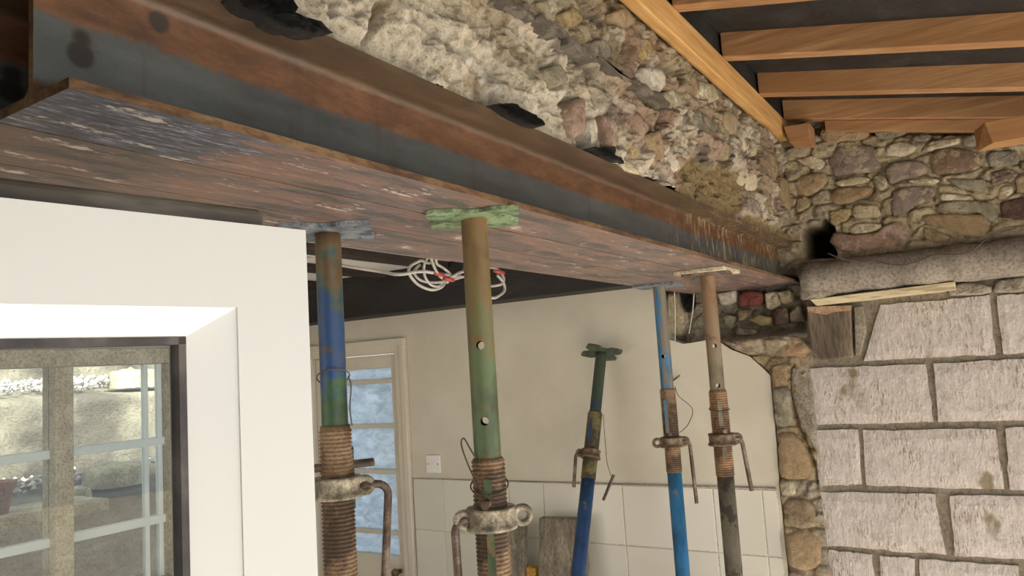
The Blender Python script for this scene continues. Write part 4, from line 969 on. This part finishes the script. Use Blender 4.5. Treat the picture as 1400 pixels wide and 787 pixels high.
q = pxX([(1103, 424), (1163, 422), (1166, 488), (1122, 492), (1108, 470)], 2.985)
MB().prism(q, lambda u, v, d: (d, u, v), 2.985, 3.06).build('stub_body', M['stub'], st_, bevel=.006)
q = pxX([(1103, 419), (1163, 417), (1163, 424), (1140, 426), (1130, 430), (1104, 426)], 2.98)
MB().prism(q, lambda u, v, d: (d, u, v), 2.98, 3.06).build('stub_top', M['stub_end'], st_, bevel=.002)
q = pxX([(1168, 420), (1180, 418), (1184, 450), (1176, 484), (1170, 486)], 2.995)
o = MB().prism(q, lambda u, v, d: (d, u, v), 2.99, 3.05).build('mortar_strip', M['mortar'], we, bevel=.003)

# cables under the kitchen ceiling, just behind the steel
YC = 1.20
def cpx(pts, Y=YC): return [tuple(onY(x, y, Y + dy)) for x, y, dy in pts]
CB = [('long grey cable running left from the cable tangle', [(420, 352, .3), (470, 363, .2), (520, 371, .1), (545, 375, 0), (575, 371, 0), (600, 374, 0), (622, 378, 0)], .0042, [(600, 374)]),
 ('widest hanging loop on the left of the cable tangle', [(590, 235, -.02), (592, 349, -.02), (575, 356, 0), (561, 364, .01), (560, 375, .01), (572, 389, .01), (590, 396, .01), (604, 392, 0), (612, 382, 0), (630, 377, 0)], .0038, [(613, 381)]),
 ('inner hanging loop on the left of the cable tangle', [(587, 350, -.02), (580, 362, 0), (581, 378, 0), (589, 389, 0), (600, 391, 0), (608, 383, 0), (628, 373, -.01)], .0034, []),
 ('flat loop across the middle of the cable tangle', [(574, 362, .02), (566, 372, .02), (575, 383, .01), (592, 386, 0), (612, 384, 0), (634, 378, 0)], .0034, []),
 ('short cable dropping straight from the steel into the tangle', [(588, 346, -.05), (591, 358, -.03), (596, 370, -.01), (601, 377, 0), (612, 386, .01)], .004, []),
 ('second short cable dropping from the steel beside the first', [(596, 346, -.04), (597, 360, -.02), (606, 366, 0), (620, 378, .01)], .0036, []),
 ('cable leaving the tangle to the right behind the green prop', [(612, 382, 0), (630, 372, 0), (652, 368, .02), (676, 366, .03), (688, 378, .02), (686, 388, .02), (668, 391, .02), (652, 388, .02)], .004, [(640, 370), (682, 371)]),
 ('lowest cable loop to the right of the green prop', [(645, 262, .02), (655, 360, .02), (652, 394, .02), (672, 407, .02), (684, 403, .02), (690, 396, .02), (688, 386, .02), (680, 376, .02)], .0042, [])]
for lb, pts, r, red in CB:
    c = thing('electric_cable', lb, 'cable', tuple(onY(pts[0][0], pts[0][1], YC + pts[0][2])), 'grey cables hanging behind the steel')
    MB().tube(spline(cpx(pts), 6), r, 8).build('sheath', M['cable'], c)
    for x, y in red:
        e = Vector(onY(x - 6, y - 1, YC - .004)); f2 = Vector(onY(x + 7, y + 2, YC - .004)); MB().tube([e, (e + f2) / 2, f2], [.0050, .0062, .005], 10).build('red_sleeve', M['red_sleeve'], c)

# strings beside the bright blue prop
o = MB().tube(spline([onX(922, 397, XW - .03), onX(923, 430, XW - .03), onX(923, 468, XW - .03)]), .002, 6).build('pull_cord', M['cord']); tag(o, 'straight white cord hanging beside the bright blue prop', 'cord')
o = MB().tube(spline([onX(949, 400, XW + .02), onX(947, 425, XW + .02), onX(942, 456, XW + .02)]), .0024, 6).build('pull_cord', M['cord']); tag(o, 'slanting white cord hanging in the broken stonework', 'cord')
o = MB().tube([onX(920, 520, XW - .004), onX(929, 513, XW - .012)], .003, 8).build('wall_nail', M['rod']); tag(o, 'bent nail in the cream wall right of the bright blue prop', 'nail')
q = pxX([(928, 399), (947, 399), (946, 420), (940, 428), (932, 412)], XW + .04)
o = stone_mesh(MB(), q, lambda u, v, d: (XW + .05 - d, u, v), .02, rng).build('plastic_scrap', M['plastic']); tag(o, 'crumpled black plastic scrap in the broken stonework behind the cords', 'plastic')

# polythene trapped between steel and stones
for pts, lb in [([(318, 0), (400, 2), (408, 18), (398, 30), (440, 42), (446, 55), (420, 55), (380, 42), (350, 22)], 'large crumpled black polythene piece on the steel at the upper left'),
                ([(676, 152), (695, 149), (715, 160), (732, 172), (738, 182), (722, 180), (698, 168)], 'narrow crumpled black polythene strip under the white lime'),
                ([(806, 211), (836, 209), (842, 222), (856, 232), (838, 228)], 'small folded black polythene piece right of the white lime')]:
    pts = [(x + 2, y - 9) for x, y in pts]; P = pxY(pts, .606); sd = int(rng.integers(99))
    cx_, cz_ = np.mean(P, 0)
    o = stone_mesh(MB(), P, lambda u, v, d: (u, .610 - d - .022 * (float(fbm(np.array(u * 70.), np.array(v * 120.), 3, sd)) - .5), v), .008, rng, 30, .02).build('plastic_scrap', M['plastic']); tag(o, lb, 'plastic', 'black polythene scraps')

# boards leaning on the tiles
def board(px_top, w_px, lb, X=2.96, thick=.035, mat='board'):
    a = onX(px_top[0], px_top[1], X); b = onX(px_top[0] + w_px, px_top[1] + 1.5, X)
    dx = .10 * a[2]
    o = MB().hexa([(X - dx - thick, b[1] + .02, 0), (X - dx - thick, a[1] + .02, 0), (X - dx, a[1] + .02, 0), (X - dx, b[1] + .02, 0), (X - thick, b[1], b[2]), (X - thick, a[1], a[2]), (X, a[1], a[2] + .004), (X, b[1], b[2] + .004)]).build('scaffold_board', M[mat], bevel=.004)
    return tag(o, lb, 'board')
board((742, 706), 64, 'wide cement stained board leaning on the tiles behind the dark blue prop')
board((692, 712), 30, 'narrow cement stained board leaning on the tiles behind the green prop')
board((724, 773), 13, 'yellow board low between the two cement stained boards', 2.95, .03, 'yellow')
